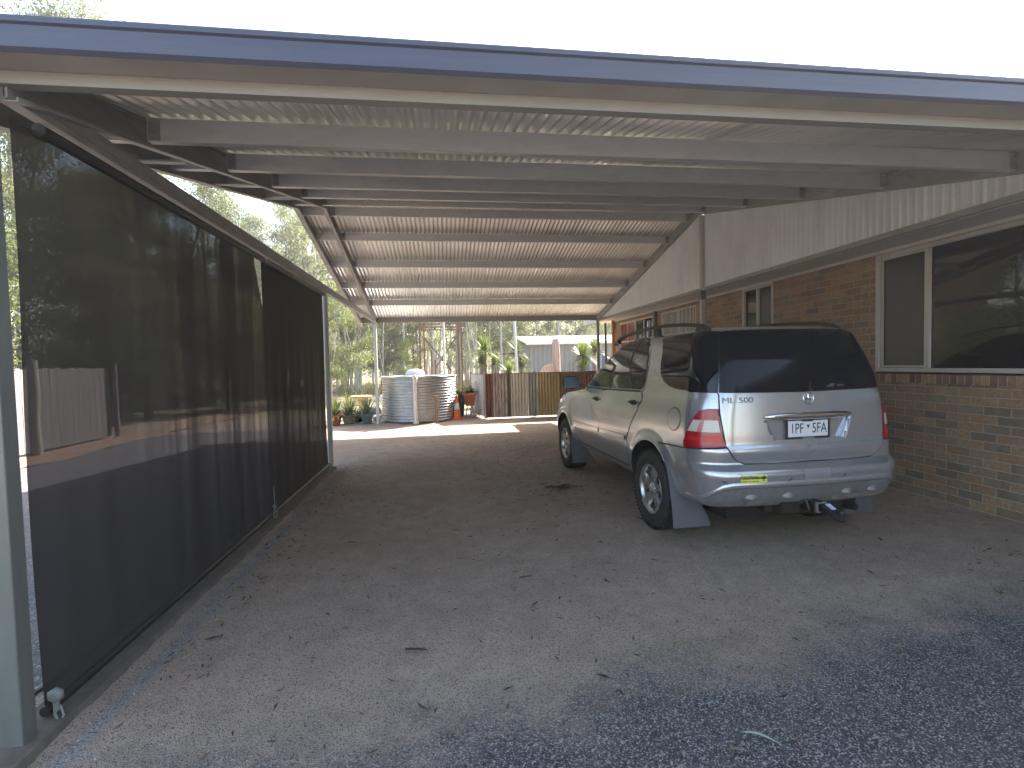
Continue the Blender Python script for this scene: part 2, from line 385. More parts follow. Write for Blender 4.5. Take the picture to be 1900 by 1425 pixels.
# posts
def post(x0, x1, y0, y1, z1, mat, bev=.006):
    mb = MB(); mb.box((x0, y0, -.05), (x1, y1, z1)); return cbuild(mb, "post", mat, None, bev)
post(-1.865, -1.765, 2.272, 2.350, 2.745, M_post)
post(-1.815, -1.745, 8.10, 8.17, 2.715, M_postlight)
post(-1.815, -1.735, 13.80, 13.88, 2.734, M_postlight)
post(4.375, 4.445, 8.02, 8.09, 3.98, M_postlight)
post(4.36, 4.43, 13.79, 13.86, 2.69, M_frame)
post(4.36, 4.44, 2.30, 2.36, 2.69, M_frame)
for x, y in ((-1.78, 8.135), (-1.775, 13.84)):
    mb = MB(); mb.box((x-.075, y-.06, -.02), (x+.075, y+.06, .012)); cbuild(mb, "foot_plate", M_frame)
mb = MB(); mb.box((4.355, 8.0, 2.56), (4.45, 8.11, 2.72)); cbuild(mb, "post_bracket", M_post)
# gable infill against the house
M_infill = paint("infill_off_white", (.64, .665, .69), .42, .1, .06, 1.2, (.42, .41, .39), .25, 0, 0, .5, (1, 1, .3))
for y0, y1 in ((YN-.1, 8.02), (8.095, YF)):
    mb = MB(); n = int((y1-y0)/.0095); vs = []
    for i in range(n+1):
        y = y0+(y1-y0)*i/n; q = (y/.0855) % 1
        h = 1 if q < .22 else (0 if .36 < q < .86 else (1-(q-.22)/.14 if q < .36 else (q-.86)/.14))
        x = 4.437-h*.012
        vs += [(x, y, 2.755), (x, y, max(2.757, zb(y)+.192))]
    mb.add(vs, [(2*i, 2*i+1, 2*i+3, 2*i+2) for i in range(n)], False)
    cbuild(mb, "gable_infill", M_infill)

# ============================================================ HOUSE
def brick_mat(name, bw, bh, vert=False):
    m, nt, b = new_mat(name); p = pos(nt)
    s = N(nt, "ShaderNodeSeparateXYZ"); L(nt, p, s.inputs[0])
    cx = N(nt, "ShaderNodeCombineXYZ"); L(nt, math_n(nt, 'ADD', s.outputs[0], s.outputs[1]), cx.inputs[0]); L(nt, s.outputs[2], cx.inputs[1])
    wv = N(nt, "ShaderNodeVectorMath", operation='ADD'); L(nt, cx.outputs[0], wv.inputs[0])
    nv = N(nt, "ShaderNodeTexNoise"); nv.inputs["Scale"].default_value = 9; L(nt, p, nv.inputs["Vector"])
    sc = N(nt, "ShaderNodeVectorMath", operation='SCALE'); L(nt, nv.outputs[1], sc.inputs[0]); sc.inputs[3].default_value = .008; L(nt, sc.outputs[0], wv.inputs[1])
    t = N(nt, "ShaderNodeTexBrick"); L(nt, wv.outputs[0], t.inputs["Vector"]); t.inputs["Scale"].default_value = 1
    t.inputs["Brick Width"].default_value = bw; t.inputs["Row Height"].default_value = bh; t.inputs["Mortar Size"].default_value = .0055
    t.inputs["Mortar Smooth"].default_value = .25; t.inputs["Color1"].default_value = (0, 0, 0, 1); t.inputs["Color2"].default_value = (1, 1, 1, 1); t.inputs["Mortar"].default_value = (.5, .5, .5, 1)
    if vert: t.offset = 0
    cols = [(0, (.16, .122, .094)), (.14, (.19, .15, .11)), (.24, (.26, .15, .09)), (.42, (.30, .195, .115)), (.6, (.33, .225, .135)), (.78, (.29, .175, .10)), (.9, (.22, .17, .125)), (1, (.20, .155, .115))]
    if vert: cols = [(0, (.13, .07, .055)), (.2, (.22, .11, .08)), (.4, (.29, .16, .10)), (.6, (.38, .26, .15)), (.8, (.22, .11, .085)), (1, (.15, .10, .08))]
    col = ramp(nt, t.outputs["Color"], cols)
    col = mix_rgb(nt, ramp(nt, noise(nt, p, 26, 6, .7), [(.35, .5), (.6, 0.0)]), col, (.12, .08, .06))
    col = mix_rgb(nt, ramp(nt, noise(nt, p, 3.2, 4, .6), [(.5, 0.0), (.75, .35)]), col, (.30, .25, .20))
    mort = ramp(nt, noise(nt, p, 20, 5), [(.3, (.25, .215, .175)), (.7, (.36, .32, .27))])
    c = mix_rgb(nt, t.outputs["Fac"], col, mort)
    L(nt, c, b.inputs["Base Color"]); b.inputs["Roughness"].default_value = .88
    h = math_n(nt, 'ADD', math_n(nt, 'MULTIPLY', t.outputs["Fac"], -1.0), math_n(nt, 'MULTIPLY', noise(nt, p, 70, 5, .7), .45))
    bump(nt, b, h, .8, .007); return m
M_brick = brick_mat("mottled_brick", .24, .086); M_sill = brick_mat("sill_brick", .076, .40, True)
M_alu = paint("window_frame_cream", (.42, .41, .385), .45, .0, .06, 3, (.3, .28, .25), .2)
M_soffit = paint("soffit_board", (.50, .50, .48), .7, 0, .05, 1)
def glass_mat(name, tint, rough=.02, wav=.06):
    m, nt, b = new_mat(name); b.inputs["Base Color"].default_value = (*tint, 1); b.inputs["Roughness"].default_value = rough
    b.inputs["Specular IOR Level"].default_value = .62; b.inputs["IOR"].default_value = 1.52
    if wav: bump(nt, b, noise(nt, pos(nt), 1.6, 2), wav, .02)
    return m
M_glass = glass_mat("window_glass", (.012, .012, .016)); M_glass2 = glass_mat("window_glass_screened", (.035, .036, .04), .22)
WX = 5.18
house = thing("brick_house", "brick house with tiled sill windows standing along the carport", "house", (7, 6, 0))
def hb(mb, name, mat, parent=None, bevel=0, label=None):
    o = mb.build(name, mat, house if parent is None else parent, bevel)
    if parent is None: o.matrix_parent_inverse = Matrix.Translation((-7, -6, 0))
    if label: o['label'] = label
    return o
YE = 14.55
# openings (y0,y1,z0,z1)
WIN = [(1.9, 5.40, 1.35, 2.73), (7.29, 8.11, 1.62, 2.735), (9.71, 11.37, .12, 2.67), (11.86, 14.15, 1.02, 2.66)]
mb = MB(); y = -2.0
for a, b_, z0, z1 in WIN:
    mb.box((WX, y, -.1), (WX+.23, a, 2.76)); mb.box((WX, a, -.1), (WX+.23, b_, z0-(.11 if z0 > .5 else 0)))
    if z1 < 2.755: mb.box((WX, a, z1), (WX+.23, b_, 2.76))
    y = b_
mb.box((WX, y, -.1), (WX+.23, YE, 2.76)); mb.box((WX+.23, YE-.23, -.1), (13, YE, 2.76)); mb.box((WX+.23, -2, -.1), (13, -1.77, 2.76)); mb.box((12.8, -1.77, -.1), (13, YE-.23, 2.76))
hb(mb, "wall", M_brick)
for a, b_, z0, z1 in WIN:
    if z0 < .5: continue
    mb = MB(); mb.extrude([(-.022, -.118), (.225, -.11), (.225, -.002), (-.022, -.022)], (WX, a-.04, z0), (WX, b_+.04, z0), True, 'xz'); hb(mb, "sill", M_sill)
mb = MB(); mb.box((4.448, -2.2, 2.775), (WX+.2, YE+.9, 2.787)); hb(mb, "soffit", M_soffit)
mb = MB(); mb.box((4.445, -2.2, 2.70), (4.463, YE+.9, 2.90)); mb.box((WX-.035, -2, 2.735), (WX-.002, YE, 2.772)); hb(mb, "fascia", M_soffit)
M_hroof = paint("house_roof_metal", (.32, .33, .34), .4, .4, .06, .5)
mb = MB(); corr(mb, (4.46, -2.3, 2.93), (0, YE+3.3, 0), (4.6, 0, 1.25), 0, 1, .01, .25, (0, 0, 1), 4)
corr(mb, (13.7, -2.3, 2.93), (0, YE+3.3, 0), (-4.64, 0, 1.25), 0, 1, .01, .25, (0, 0, 1), 4); hb(mb, "roof", M_hroof)
for yy in (-1.9, YE-.12):
    mb = MB(); mb.add([(4.6, yy, 2.8), (13.3, yy, 2.8), (9.06, yy, 4.1)], [(0, 1, 2)]); hb(mb, "gable_wall", M_brick)
mb = MB(); mb.box((5.5, -1.5, 0), (5.52, 14.2, 2.7)); hb(mb, "inner_wall", paint("dim_plaster", (.12, .10, .09), .9))
def window(a, b_, z0, z1, mull, panes, mull_mat=M_alu, fw=.045):
    mb = MB(); x0, x1 = WX-.012, WX+.06
    mb.box((x0, a, z0), (x1, a+fw, z1)); mb.box((x0, b_-fw, z0), (x1, b_, z1)); mb.box((x0+.001, a+fw, z0), (x1, b_-fw, z0+fw)); mb.box((x0+.001, a+fw, z1-fw), (x1, b_-fw, z1))
    for m_ in mull: mb.box((x0+.004, m_-fw*.6, z0+fw), (x1-.004, m_+fw*.6, z1-fw))
    w_ = hb(mb, "window", M_alu, None, .003)
    ed = [a+fw]+[m_ for m_ in mull]+[b_-fw]
    for i in range(len(ed)-1):
        g = MB(); g.box((WX+.025+.008*(i % 2), ed[i]+.004, z0+fw-.005), (WX+.031+.008*(i % 2), ed[i+1]-.004, z1-fw+.005))
        g.build("pane", panes[i], w_)
    return w_
w1 = window(*WIN[0], [4.76], [M_glass, M_glass2])
mb = MB(); mb.box((WX+.012, 4.80, 1.40), (WX+.022, 5.34, 1.425)); mb.box((WX+.012, 4.80, 2.66), (WX+.022, 5.34, 2.685)); mb.box((WX+.012, 5.315, 1.425), (WX+.022, 5.34, 2.66)); mb.build("sash", M_alu, w1)
w2 = window(*WIN[1], [7.69], [M_glass2, M_glass])
w3 = window(*WIN[2], [10.52], [M_glass, M_glass])
M_blind = paint("vertical_blind_cream", (.62, .60, .54), .7, 0, .05, 3)
mb = MB()
for i in range(26):
    y = 9.80+i*.06
    if abs(y-10.52) < .05: continue
    mb.add([(WX+.012, y-.024, .2), (WX+.022, y+.024, .2), (WX+.022, y+.024, 2.62), (WX+.012, y-.024, 2.62)], [(0, 1, 2, 3)])
mb.build("vertical_blind", M_blind, w3)
w4 = window(*WIN[3], [13.0], [M_glass, glass_mat("window_glass_red_curtain", (.20, .045, .03), .15)])
mb = MB()
for y in (12.45, 13.6): mb.box((WX+.005, y-.012, 1.06), (WX+.024, y+.012, 2.62))
for z in (1.6, 2.1): mb.box((WX+.006, 11.9, z-.012), (WX+.0235, 14.1, z+.012))
mb.build("glazing_bars", M_blind, w4)
mb = MB(); mb.box((WX-.09, YE+.02, -.05), (WX+.02, YE+.13, 2.775)); hb(mb, "veranda_post", paint("timber_orange_brown", (.36, .17, .075), .6, 0, .2, 4, None, 0, 0, 0, .5, (6, 6, .6)), None, .004, "orange brown timber veranda post at the far corner")
mb = MB(); mb.tube([(WX-.30, YE+.05, 0), (WX-.30, YE+.05, 2.70)], .035, 10); hb(mb, "downpipe", paint("downpipe_dark_green", (.05, .065, .06), .5))
# eaves lining strip visible beside the far windows
mb = MB(); mb.tube([(WX-.05, 11.62, 0.0), (WX-.05, 11.62, 2.73)], .04, 10); hb(mb, "downpipe", M_post)

# ============================================================ SHADE BLINDS
def mesh_mat(name, seed, t_lo, t_hi, ysc):
    m, nt, b = new_mat(name); p = pos(nt)
    b.inputs["Base Color"].default_value = (.050, .044, .042, 1); b.inputs["Roughness"].default_value = .85; b.inputs["Specular IOR Level"].default_value = .2
    tr = N(nt, "ShaderNodeBsdfTransparent"); mx = N(nt, "ShaderNodeMixShader")
    s = N(nt, "ShaderNodeSeparateXYZ"); L(nt, p, s.inputs[0])
    band = noise(nt, mapping(nt, p, (0, ysc, .06), (seed, 0, seed)), 1.0, 5, .75)
    t = ramp(nt, band, [(.40, t_lo), (.50, t_lo+(t_hi-t_lo)*.35), (.60, t_hi)])
    nr = N(nt, 'ShaderNodeMapRange'); L(nt, s.outputs[1], nr.inputs[0]); nr.inputs[1].default_value = 3.0; nr.inputs[2].default_value = 4.2
    t = mix_rgb(nt, nr.outputs[0], (t_hi*.45,)*3, t)
    # the weave: fine threads let the light through in tiny holes
    tr.inputs[0].default_value = (.90, .92, 1, 1)
    L(nt, t, mx.inputs[0]); L(nt, b.outputs[0], mx.inputs[1]); L(nt, tr.outputs[0], mx.inputs[2])
    L(nt, mx.outputs[0], nt.nodes["Material Output"].inputs[0])
    return m
M_rail = paint("blind_rail_dark", (.035, .033, .032), .5, .2, .1, 3)
def blind(label, y0, y1, z0, z1a, z1b, mat, seed, slant=0):
    t = thing("shade_blind", label, "shade blind", (-1.80, (y0+y1)/2, 0), 0, "outdoor blinds along the open side")
    inv_ = Matrix.Translation((1.80, -(y0+y1)/2, 0)); mb = MB(); random.seed(seed)
    ph = [random.uniform(0, 6) for _ in range(4)]; n = int((y1-y0)/.02); nz_ = 10; vs = []
    for j in range(nz_+1):
        for i in range(n+1):
            f = i/n; y = y0+(y1-y0)*f; v = j/nz_
            if slant and f > .93: y -= slant*max(0, (v-.78)/.22)*(f-.93)/.07
            am = .010*math.sin(math.pi*min(1, v*1.2+.1))
            x = -1.80-(.008 if seed == 5 else 0)+1.6*am*(math.sin(y*9+ph[0])*.5+math.sin(y*21+ph[1])*.35+math.sin(y*3.1+ph[2]))
            vs.append((x, y, z0+(z1a+(z1b-z1a)*f-z0)*v))
    mb.add(vs, [(j*(n+1)+i, j*(n+1)+i+1, (j+1)*(n+1)+i+1, (j+1)*(n+1)+i) for j in range(nz_) for i in range(n)], True)
    for nm, m_, mm in (("mesh_screen", mat, mb),): mm.build(nm, m_, t).matrix_parent_inverse = inv_
    mb = MB(); mb.tube([(-1.80, y0-.01, z0), (-1.80, y1+.01, z0)], .024, 10); mb.build("bottom_rail", M_rail, t).matrix_parent_inverse = inv_
    mb = MB(); mb.tube([(-1.775, y0+.12, z1a-.0), (-1.775, y1-.04, z1b-.0)], .030, 12); mb.build("roller_tube", M_rail, t).matrix_parent_inverse = inv_
    return t, inv_
b1, i1 = blind("long dark mesh blind nearest the camera beside the green grey post", 2.45, 5.46, .05, 2.655, 2.665, mesh_mat("shade_mesh_a", 3, .010, .115, 4.2), 3, .24)
b2, i2 = blind("shorter dark mesh blind ending at the pale middle post", 5.45, 8.08, .05, 2.668, 2.68, mesh_mat("shade_mesh_b", 9, .004, .035, 3.5), 5)
M_cord = paint("cord_white", (.25, .26, .27), .7); M_grip = paint("plastic_grey_white", (.17, .18, .18), .6)
# hold-down knob and rope at the near bottom corner, another at the seam
def holddown(x, y, z, par, iv, s=1):
    mb = MB(); random.seed(int(y*7)); r = .034*s
    mb.lathe([(0, -.018), (r*.7, -.018), (r, -.008), (r*.95, .008), (r*.55, .018), (0, .018)], (x+.03, y-.03, z), 6, 'y')
    mb.tube([(x+.03, y-.03, z-.02), (x+.03, y-.03, z-.07*s)], .012*s, 8)
    mb.build("hold_down_knob", M_grip, par).matrix_parent_inverse = iv
    mb = MB(); mb.tube([(x+.03, y-.03, z-.04), (x+.015, y-.02, z-.09), (x+.035, y-.03, z-.13), (x+.03, y-.01, max(.0, z-.2))], .006, 6)
    mb.tube([(x+.045, y-.03, z-.05), (x+.05, y-.02, z-.10), (x+.035, y-.02, max(0, z-.17))], .005, 6)
    mb.build("tie_cord", M_cord, par).matrix_parent_inverse = iv
holddown(-1.775, 2.46, .13, b1, i1); holddown(-1.79, 5.43, .14, b2, i2, .6)
mb = MB(); mb.tube([(-1.775, 5.46, .10), (-1.778, 5.45, .34)], .004, 5); mb.build("pull_strap", M_cord, b2).matrix_parent_inverse = i2
# ============================================================ CAR BODY SURFACE
#        z    w     yr     yf    rr   rf
CT=[(.36,.76,-.74,3.44,.20,.30),
    (.40,.84,-.86,3.54,.24,.34),
    (.44,.878,-.905,3.58,.27,.36),
    (.52,.900,-.935,3.61,.29,.38),
    (.60,.915,-.958,3.63,.30,.38),
    (.655,.922,-.968,3.64,.30,.38),
    (.685,.923,-.962,3.64,.30,.38),
    (.72,.922,-.925,3.64,.29,.38),
    (.745,.921,-.900,3.64,.28,.38),
    (.79,.920,-.906,3.63,.28,.40),
    (.845,.919,-.910,3.61,.28,.41),
    (.885,.917,-.890,3.60,.28,.42),
    (.96,.913,-.886,3.54,.28,.44),
    (1.02,.908,-.880,3.44,.28,.45),
    (1.07,.903,-.875,3.28,.28,.45),
    (1.11,.898,-.871,2.98,.28,.42),
    (1.145,.892,-.868,2.60,.28,.38),
    (1.18,.885,-.864,2.32,.28,.34),
    (1.23,.873,-.858,2.16,.28,.32),
    (1.29,.857,-.848,2.04,.28,.30),
    (1.40,.835,-.823,1.86,.27,.30),
    (1.55,.795,-.772,1.60,.26,.30),
    (1.66,.764,-.722,1.36,.25,.30),
    (1.72,.742,-.694,1.20,.24,.30),
    (1.762,.705,-.664,1.05,.23,.30),
    (1.790,.645,-.612,.88,.22,.30),
    (1.807,.57,-.54,.70,.20,.28),
    (1.820,.45,-.43,.45,.18,.25),
    (1.828,.30,-.25,.2,.12,.12),
    (1.831,.06,.0,.12,.02,.02)]
_A=np.array(CT)
def _pchip(x,X,Y):
    n=len(X); h=np.diff(X); d=np.diff(Y)/h; m=np.zeros(n)
    for i in range(1,n-1):
        if d[i-1]*d[i]>0:
            w1=2*h[i]+h[i-1]; w2=h[i]+2*h[i-1]; m[i]=(w1+w2)/(w1/d[i-1]+w2/d[i])
    m[0]=d[0]; m[-1]=d[-1]
    i=min(max(np.searchsorted(X,x)-1,0),n-2); t=(x-X[i])/h[i]
    return (1+2*t)*(1-t)**2*Y[i]+t*(1-t)**2*h[i]*m[i]+t*t*(3-2*t)*Y[i+1]+t*t*(t-1)*h[i]*m[i+1]
_cache={}
def prof(z):
    k=round(z,5)
    if k not in _cache: _cache[k]=[_pchip(z,_A[:,0],_A[:,j]) for j in range(1,6)]
    return _cache[k]
def sm(t): t=max(0,min(1,t)); return t*t*(3-2*t)
def P(u,z):
    """u 0..5 from rear centre round the LEFT side (x<0) to the front centre; returns x,y,z"""
    w,yr,yf,rr,rf=prof(z)
    bow=.075*min(1,w/.9)
    def rear(x): return yr+bow*(x/max(w,.01))**2
    xs=w-rr
    if u<=1: x=u*xs; y=rear(x)
    elif u<=2:
        a=(u-1)*math.pi/2
        y0=rear(xs); ry=rr*1.0
        x=xs+rr*math.sin(a); y=y0+ry*(1-math.cos(a))+ .5*bow*math.sin(a)*0
        # blend slope of the bow
    elif u<=3:
        y0=rear(xs)+rr; y1=yf-rf; y=y0+(u-2)*(y1-y0); x=w
    elif u<=4:
        a=(u-3)*math.pi/2; x=w-rf+rf*math.cos(a); y=yf-rf+rf*math.sin(a)
    else: x=(w-rf)*(5-u); y=yf+.10*(1-(x/max(w-rf,.01))**2)*0
    # plan taper of the sides and the wheel arch lips
    if u>1:
        k=min(1,u-1)
        x*=1-k*.022*((y-1.35)/2.2)**2
        for wy in (0,2.82):
            r=math.hypot(y-wy,z-.37)
            x+=.026*k*sm(1-abs(r-.44)/.11)*(1 if z<.95 else 0)
    return (-x,y,z)
def uy(y,z):
    w,yr,yf,rr,rf=prof(z); y0=yr+.075*min(1,w/.9)*((w-rr)/w)**2+rr; y1=yf-rf
    return 2+(y-y0)/(y1-y0)
def ux(x,z):
    w,yr,yf,rr,rf=prof(z); return abs(x)/(w-rr)
def U_y(y, z, lo=1.0, hi=5.0):
    for _ in range(40):
        m = (lo+hi)/2
        if P(m, z)[1] < y: lo = m
        else: hi = m
    return (lo+hi)/2
def U_x(x, z, lo=0.0, hi=2.0):
    for _ in range(40):
        m = (lo+hi)/2
        if -P(m, z)[0] < x: lo = m
        else: hi = m
    return (lo+hi)/2
def PS(u, z, off=0.0):
    """signed u: positive = left side of the car, negative = right; offset along the outward normal"""
    s = 1 if u >= 0 else -1; a = abs(u); e = .02
    p = Vector(P(a, z))
    if off:
        z0, z1 = max(.365, z-.012), min(1.829, z+.012)
        du = Vector(P(a+e, z))-Vector(P(max(0, a-e), z)); dz = Vector(P(a, z1))-Vector(P(a, z0))
        n = dz.cross(du); n = n.normalized() if n.length > 1e-9 else Vector((0, 0, 1))
        if n.dot(Vector((p.x, p.y-1.4, .01))) < 0 and z < 1.7: n = -n
        if z >= 1.7 and n.z < 0: n = -n
        p = p+n*off
    if s < 0: p.x = -p.x
    return p
def patch(mb, poly, off=.003, step=.035, su=None, rim=0, sm=True):
    """poly: outline in (u,z); fills it with a fine triangulation lying on the body surface"""
    # work in near-metric space: scale u by local arc length
    pts = []
    n = len(poly)
    um = sum(abs(q[0]) for q in poly)/n; zm = sum(q[1] for q in poly)/n
    k = (Vector(P(min(4.9, um+.15), zm))-Vector(P(max(0, um-.15), zm))).length/(.3 if um > .15 else .15+um)
    k = max(k, .15)
    for i in range(n):
        a = poly[i]; b_ = poly[(i+1) % n]; Ld = math.hypot((b_[0]-a[0])*k, b_[1]-a[1]); m = max(1, int(math.ceil(Ld/step)))
        for j in range(m): pts.append((a[0]+(b_[0]-a[0])*j/m, a[1]+(b_[1]-a[1])*j/m))
    nb = len(pts); V2 = [Vector((q[0]*k, q[1])) for q in pts]
    x0 = min(v.x for v in V2); x1 = max(v.x for v in V2); y0 = min(v.y for v in V2); y1 = max(v.y for v in V2)
    def inside(x, y):
        c = False; j = nb-1
        for i in range(nb):
            if (V2[i].y > y) != (V2[j].y > y) and x < (V2[j].x-V2[i].x)*(y-V2[i].y)/(V2[j].y-V2[i].y)+V2[i].x: c = not c
            j = i
        return c
    g = []; yy = y0+step*.5; r_ = 0
    while yy < y1:
        xx = x0+step*(.25+.5*(r_ % 2))
        while xx < x1:
            if inside(xx, yy) and min((xx-v.x)**2+(yy-v.y)**2 for v in V2) > (step*.45)**2: g.append(Vector((xx, yy)))
            xx += step
        yy += step*.87; r_ += 1
    res = delaunay_2d_cdt(V2+g, [], [list(range(nb))], 1, 1e-5)
    vs = [PS(v.x/k, v.y, off) for v in res[0]]
    mb.add(vs, [tuple(f) for f in res[2]], sm)
    if rim:
        ed = [PS(q[0], q[1], off) for q in pts]; inn = [PS(q[0], q[1], off-rim) for q in pts]
        mb.add(ed+inn, [(i, (i+1) % nb, nb+(i+1) % nb, nb+i) for i in range(nb)], False)
def strip(mb, line, w_, off=.004):
    """thin ribbon along a polyline in (u,z)"""
    c = []
    for i in range(len(line)-1):
        a, b_ = line[i], line[i+1]; d = (PS(*a)-PS(*b_)).length; m = max(1, int(d/.03))
        c += [(a[0]+(b_[0]-a[0])*j/m, a[1]+(b_[1]-a[1])*j/m) for j in range(m)]
    c.append(line[-1]); Ls = []
    for i, q in enumerate(c):
        p = PS(q[0], q[1], off); pn = PS(*c[min(i+1, len(c)-1)], off); pp = PS(*c[max(0, i-1)], off)
        n = (PS(q[0], q[1], off+.01)-p).normalized(); t = (pn-pp).normalized(); s = n.cross(t).normalized()*w_/2
        Ls += [p-s, p+s]
    mb.add(Ls, [(2*i, 2*i+1, 2*i+3, 2*i+2) for i in range(len(c)-1)], True)
# paint
def car_paint():
    m, nt, b = new_mat("silver_metallic"); p = N(nt, "ShaderNodeTexCoord").outputs["Object"]
    fl = noise(nt, p, 260, 2); n2 = noise(nt, p, 1.3, 1, .4)
    c = ramp(nt, fl, [(.35, (.40, .415, .445)), (.65, (.49, .505, .535))])
    s = N(nt, "ShaderNodeSeparateXYZ"); L(nt, p, s.inputs[0])
    low = N(nt, "ShaderNodeMapRange"); L(nt, math_n(nt, 'ADD', s.outputs[2], math_n(nt, 'MULTIPLY', n2, .5)), low.inputs[0])
    low.inputs[1].default_value = .95; low.inputs[2].default_value = .55; low.inputs[3].default_value = 0; low.inputs[4].default_value = .18
    c = mix_rgb(nt, low.outputs[0], c, (.34, .315, .285))       # road dust on the lower panels
    L(nt, c, b.inputs["Base Color"]); b.inputs["Metallic"].default_value = .72
    L(nt, ramp(nt, n2, [(.35, .20), (.7, .25)]), b.inputs["Roughness"])
    b.inputs["Coat Weight"].default_value = .45; b.inputs["Coat Roughness"].default_value = .06
    return m
M_car = car_paint()
M_black = paint("black_trim", (.014, .014, .016), .45, 0, .1, 5)
M_seam = paint("seam_black", (.006, .006, .007), .8)
M_tint = glass_mat("tinted_glass", (.008, .009, .013), .035, .03); M_tint.node_tree.nodes["Principled BSDF"].inputs["Specular IOR Level"].default_value = .38
M_tyre = paint("tyre_rubber", (.022, .022, .023), .78, 0, .2, 8, (.075, .062, .05), .35)
M_rim = paint("alloy_rim", (.50, .50, .51), .28, .85, .08, 6, (.16, .14, .12), .35)
M_flap = paint("mudflap_rubber", (.075, .082, .10), .6, 0, .12, 5, (.13, .115, .10), .35)
M_chrome = paint("chrome", (.80, .80, .80), .09, 1, .02, 4)
M_ltr = paint("badge_chrome", (.16, .17, .20), .35, .6)
def lens_mat(name, col, em=0):
    m, nt, b = new_mat(name); p = N(nt, "ShaderNodeTexCoord").outputs["Object"]
    s = N(nt, "ShaderNodeSeparateXYZ"); L(nt, p, s.inputs[0])
    ws = N(nt, "ShaderNodeTexWave", wave_type='BANDS', bands_direction='Z'); ws.inputs["Scale"].default_value = 28; L(nt, p, ws.inputs[0])
    c = mix_rgb(nt, math_n(nt, 'MULTIPLY', ws.outputs[1], .5), col, tuple(x*.45 for x in col)); L(nt, c, b.inputs["Base Color"])
    b.inputs["Roughness"].default_value = .25; b.inputs["Coat Weight"].default_value = .5; b.inputs["Subsurface Weight"].default_value = .0
    return m
M_red = lens_mat("lamp_red", (.36, .002, .012)); M_clear = lens_mat("lamp_clear", (.60, .55, .54)); M_pink = lens_mat("lamp_pink", (.55, .18, .16))

CAR = Matrix.Translation((2.785, 4.422, 0)) @ Matrix.Rotation(.037, 4, 'Z')
car = thing("parked_car", "silver four wheel drive wagon with a black tow hitch parked under the carport", "car")
car.matrix_world = CAR
def cb(mb, name, mats, parent=None, bevel=0, label=None, fixn=False):
    o = mb.build(name, mats, car if parent is None else parent, bevel, fixn)
    if label: o['label'] = label
    return o
def body():
    zs = sorted(set([round(.365+i*.0155, 4) for i in range(int((1.02-.365)/.0155)+1)] + [.36, .648, .655, .67, .70, .71, .732, .739] + [round(1.02+i*.007, 4) for i in range(31)] + [round(1.24+i*.02, 4) for i in range(24)] +
        [1.715, 1.73, 1.745, 1.755, 1.765, 1.775, 1.785, 1.793, 1.80, 1.806, 1.811, 1.816, 1.82, 1.823, 1.826, 1.828, 1.8295, 1.8305]))
    us = [i/14 for i in range(14)]+[1+i/14 for i in range(14)]+[2+i/110 for i in range(110)]+[3+i/14 for i in range(14)]+[4+i/8 for i in range(9)]
    full = us+[-u for u in us[::-1][1:-1]]; n = len(full)
    bm = bmesh.new(); rows = [[bm.verts.new(PS(u, z)) for u in full] for z in zs]
    for j in range(len(zs)-1):
        for i in range(n):
            f = bm.faces.new((rows[j][i], rows[j][(i+1) % n], rows[j+1][(i+1) % n], rows[j+1][i])); f.smooth = True
    bm.faces.new(rows[0]); f = bm.faces.new(rows[-1]); f.smooth = True
    bmesh.ops.recalc_face_normals(bm, faces=bm.faces)
    me = bpy.data.meshes.new("body"); bm.to_mesh(me); bm.free(); me.materials.append(M_car); me.materials.append(M_seam)
    o = bpy.data.objects.new("body", me); ALL.link(o)
    # wheel wells and the number plate recess are cut out
    mb = MB(); mb.cm = 1
    for wy in (0, 2.82):
        for sx in (-1, 1):
            prof = [(.001, 0), (.43, 0), (.43, .42), (.001, .42)]
            vs = []
            for r_, h in prof:
                for k in range(48):
                    t = 2*math.pi*k/48; vs.append((sx*(1.02-h), wy+r_*math.cos(t), .385+r_*math.sin(t)*(1.0 if math.sin(t) > 0 else 1.3)))
            fs = [(i*48+k, i*48+(k+1) % 48, (i+1)*48+(k+1) % 48, (i+1)*48+k) for i in range(3) for k in range(48)]
            fs += [tuple(range(48))[::-1], tuple(range(144, 192))]
            mb.add(vs, fs, False)
    cut = mb.build("cut", [M_car, M_seam])
    mb = MB(); vs = []
    for y in (-1.1, -.845):
        k = 1 if y < -1 else .93
        for x, z in ((-.315, .905), (.315, .905), (.39, 1.075), (-.39, 1.075)): vs.append((x*k, y, .98+(z-.98)*(1 if y < -1 else .90)))
    mb.add(vs, [(0, 1, 2, 3), (7, 6, 5, 4), (0, 4, 5, 1), (1, 5, 6, 2), (2, 6, 7, 3), (3, 7, 4, 0)], False)
    cut2 = mb.build("cut", [M_car])
    for c in (cut, cut2):
        md = o.modifiers.new("b", 'BOOLEAN'); md.operation = 'DIFFERENCE'; md.object = c; md.solver = 'EXACT'
        try: md.material_mode = 'TRANSFER'
        except Exception: pass
    bpy.context.view_layer.update()
    me2 = bpy.data.meshes.new_from_object(o.evaluated_get(bpy.context.evaluated_depsgraph_get()))
    o.modifiers.clear(); o.data = me2; me2.name = "body"
    for c in (cut, cut2): bpy.data.objects.remove(c)
    # anything deep inside the wells is unpainted black
    o.parent = car
    return o
body_o = body()

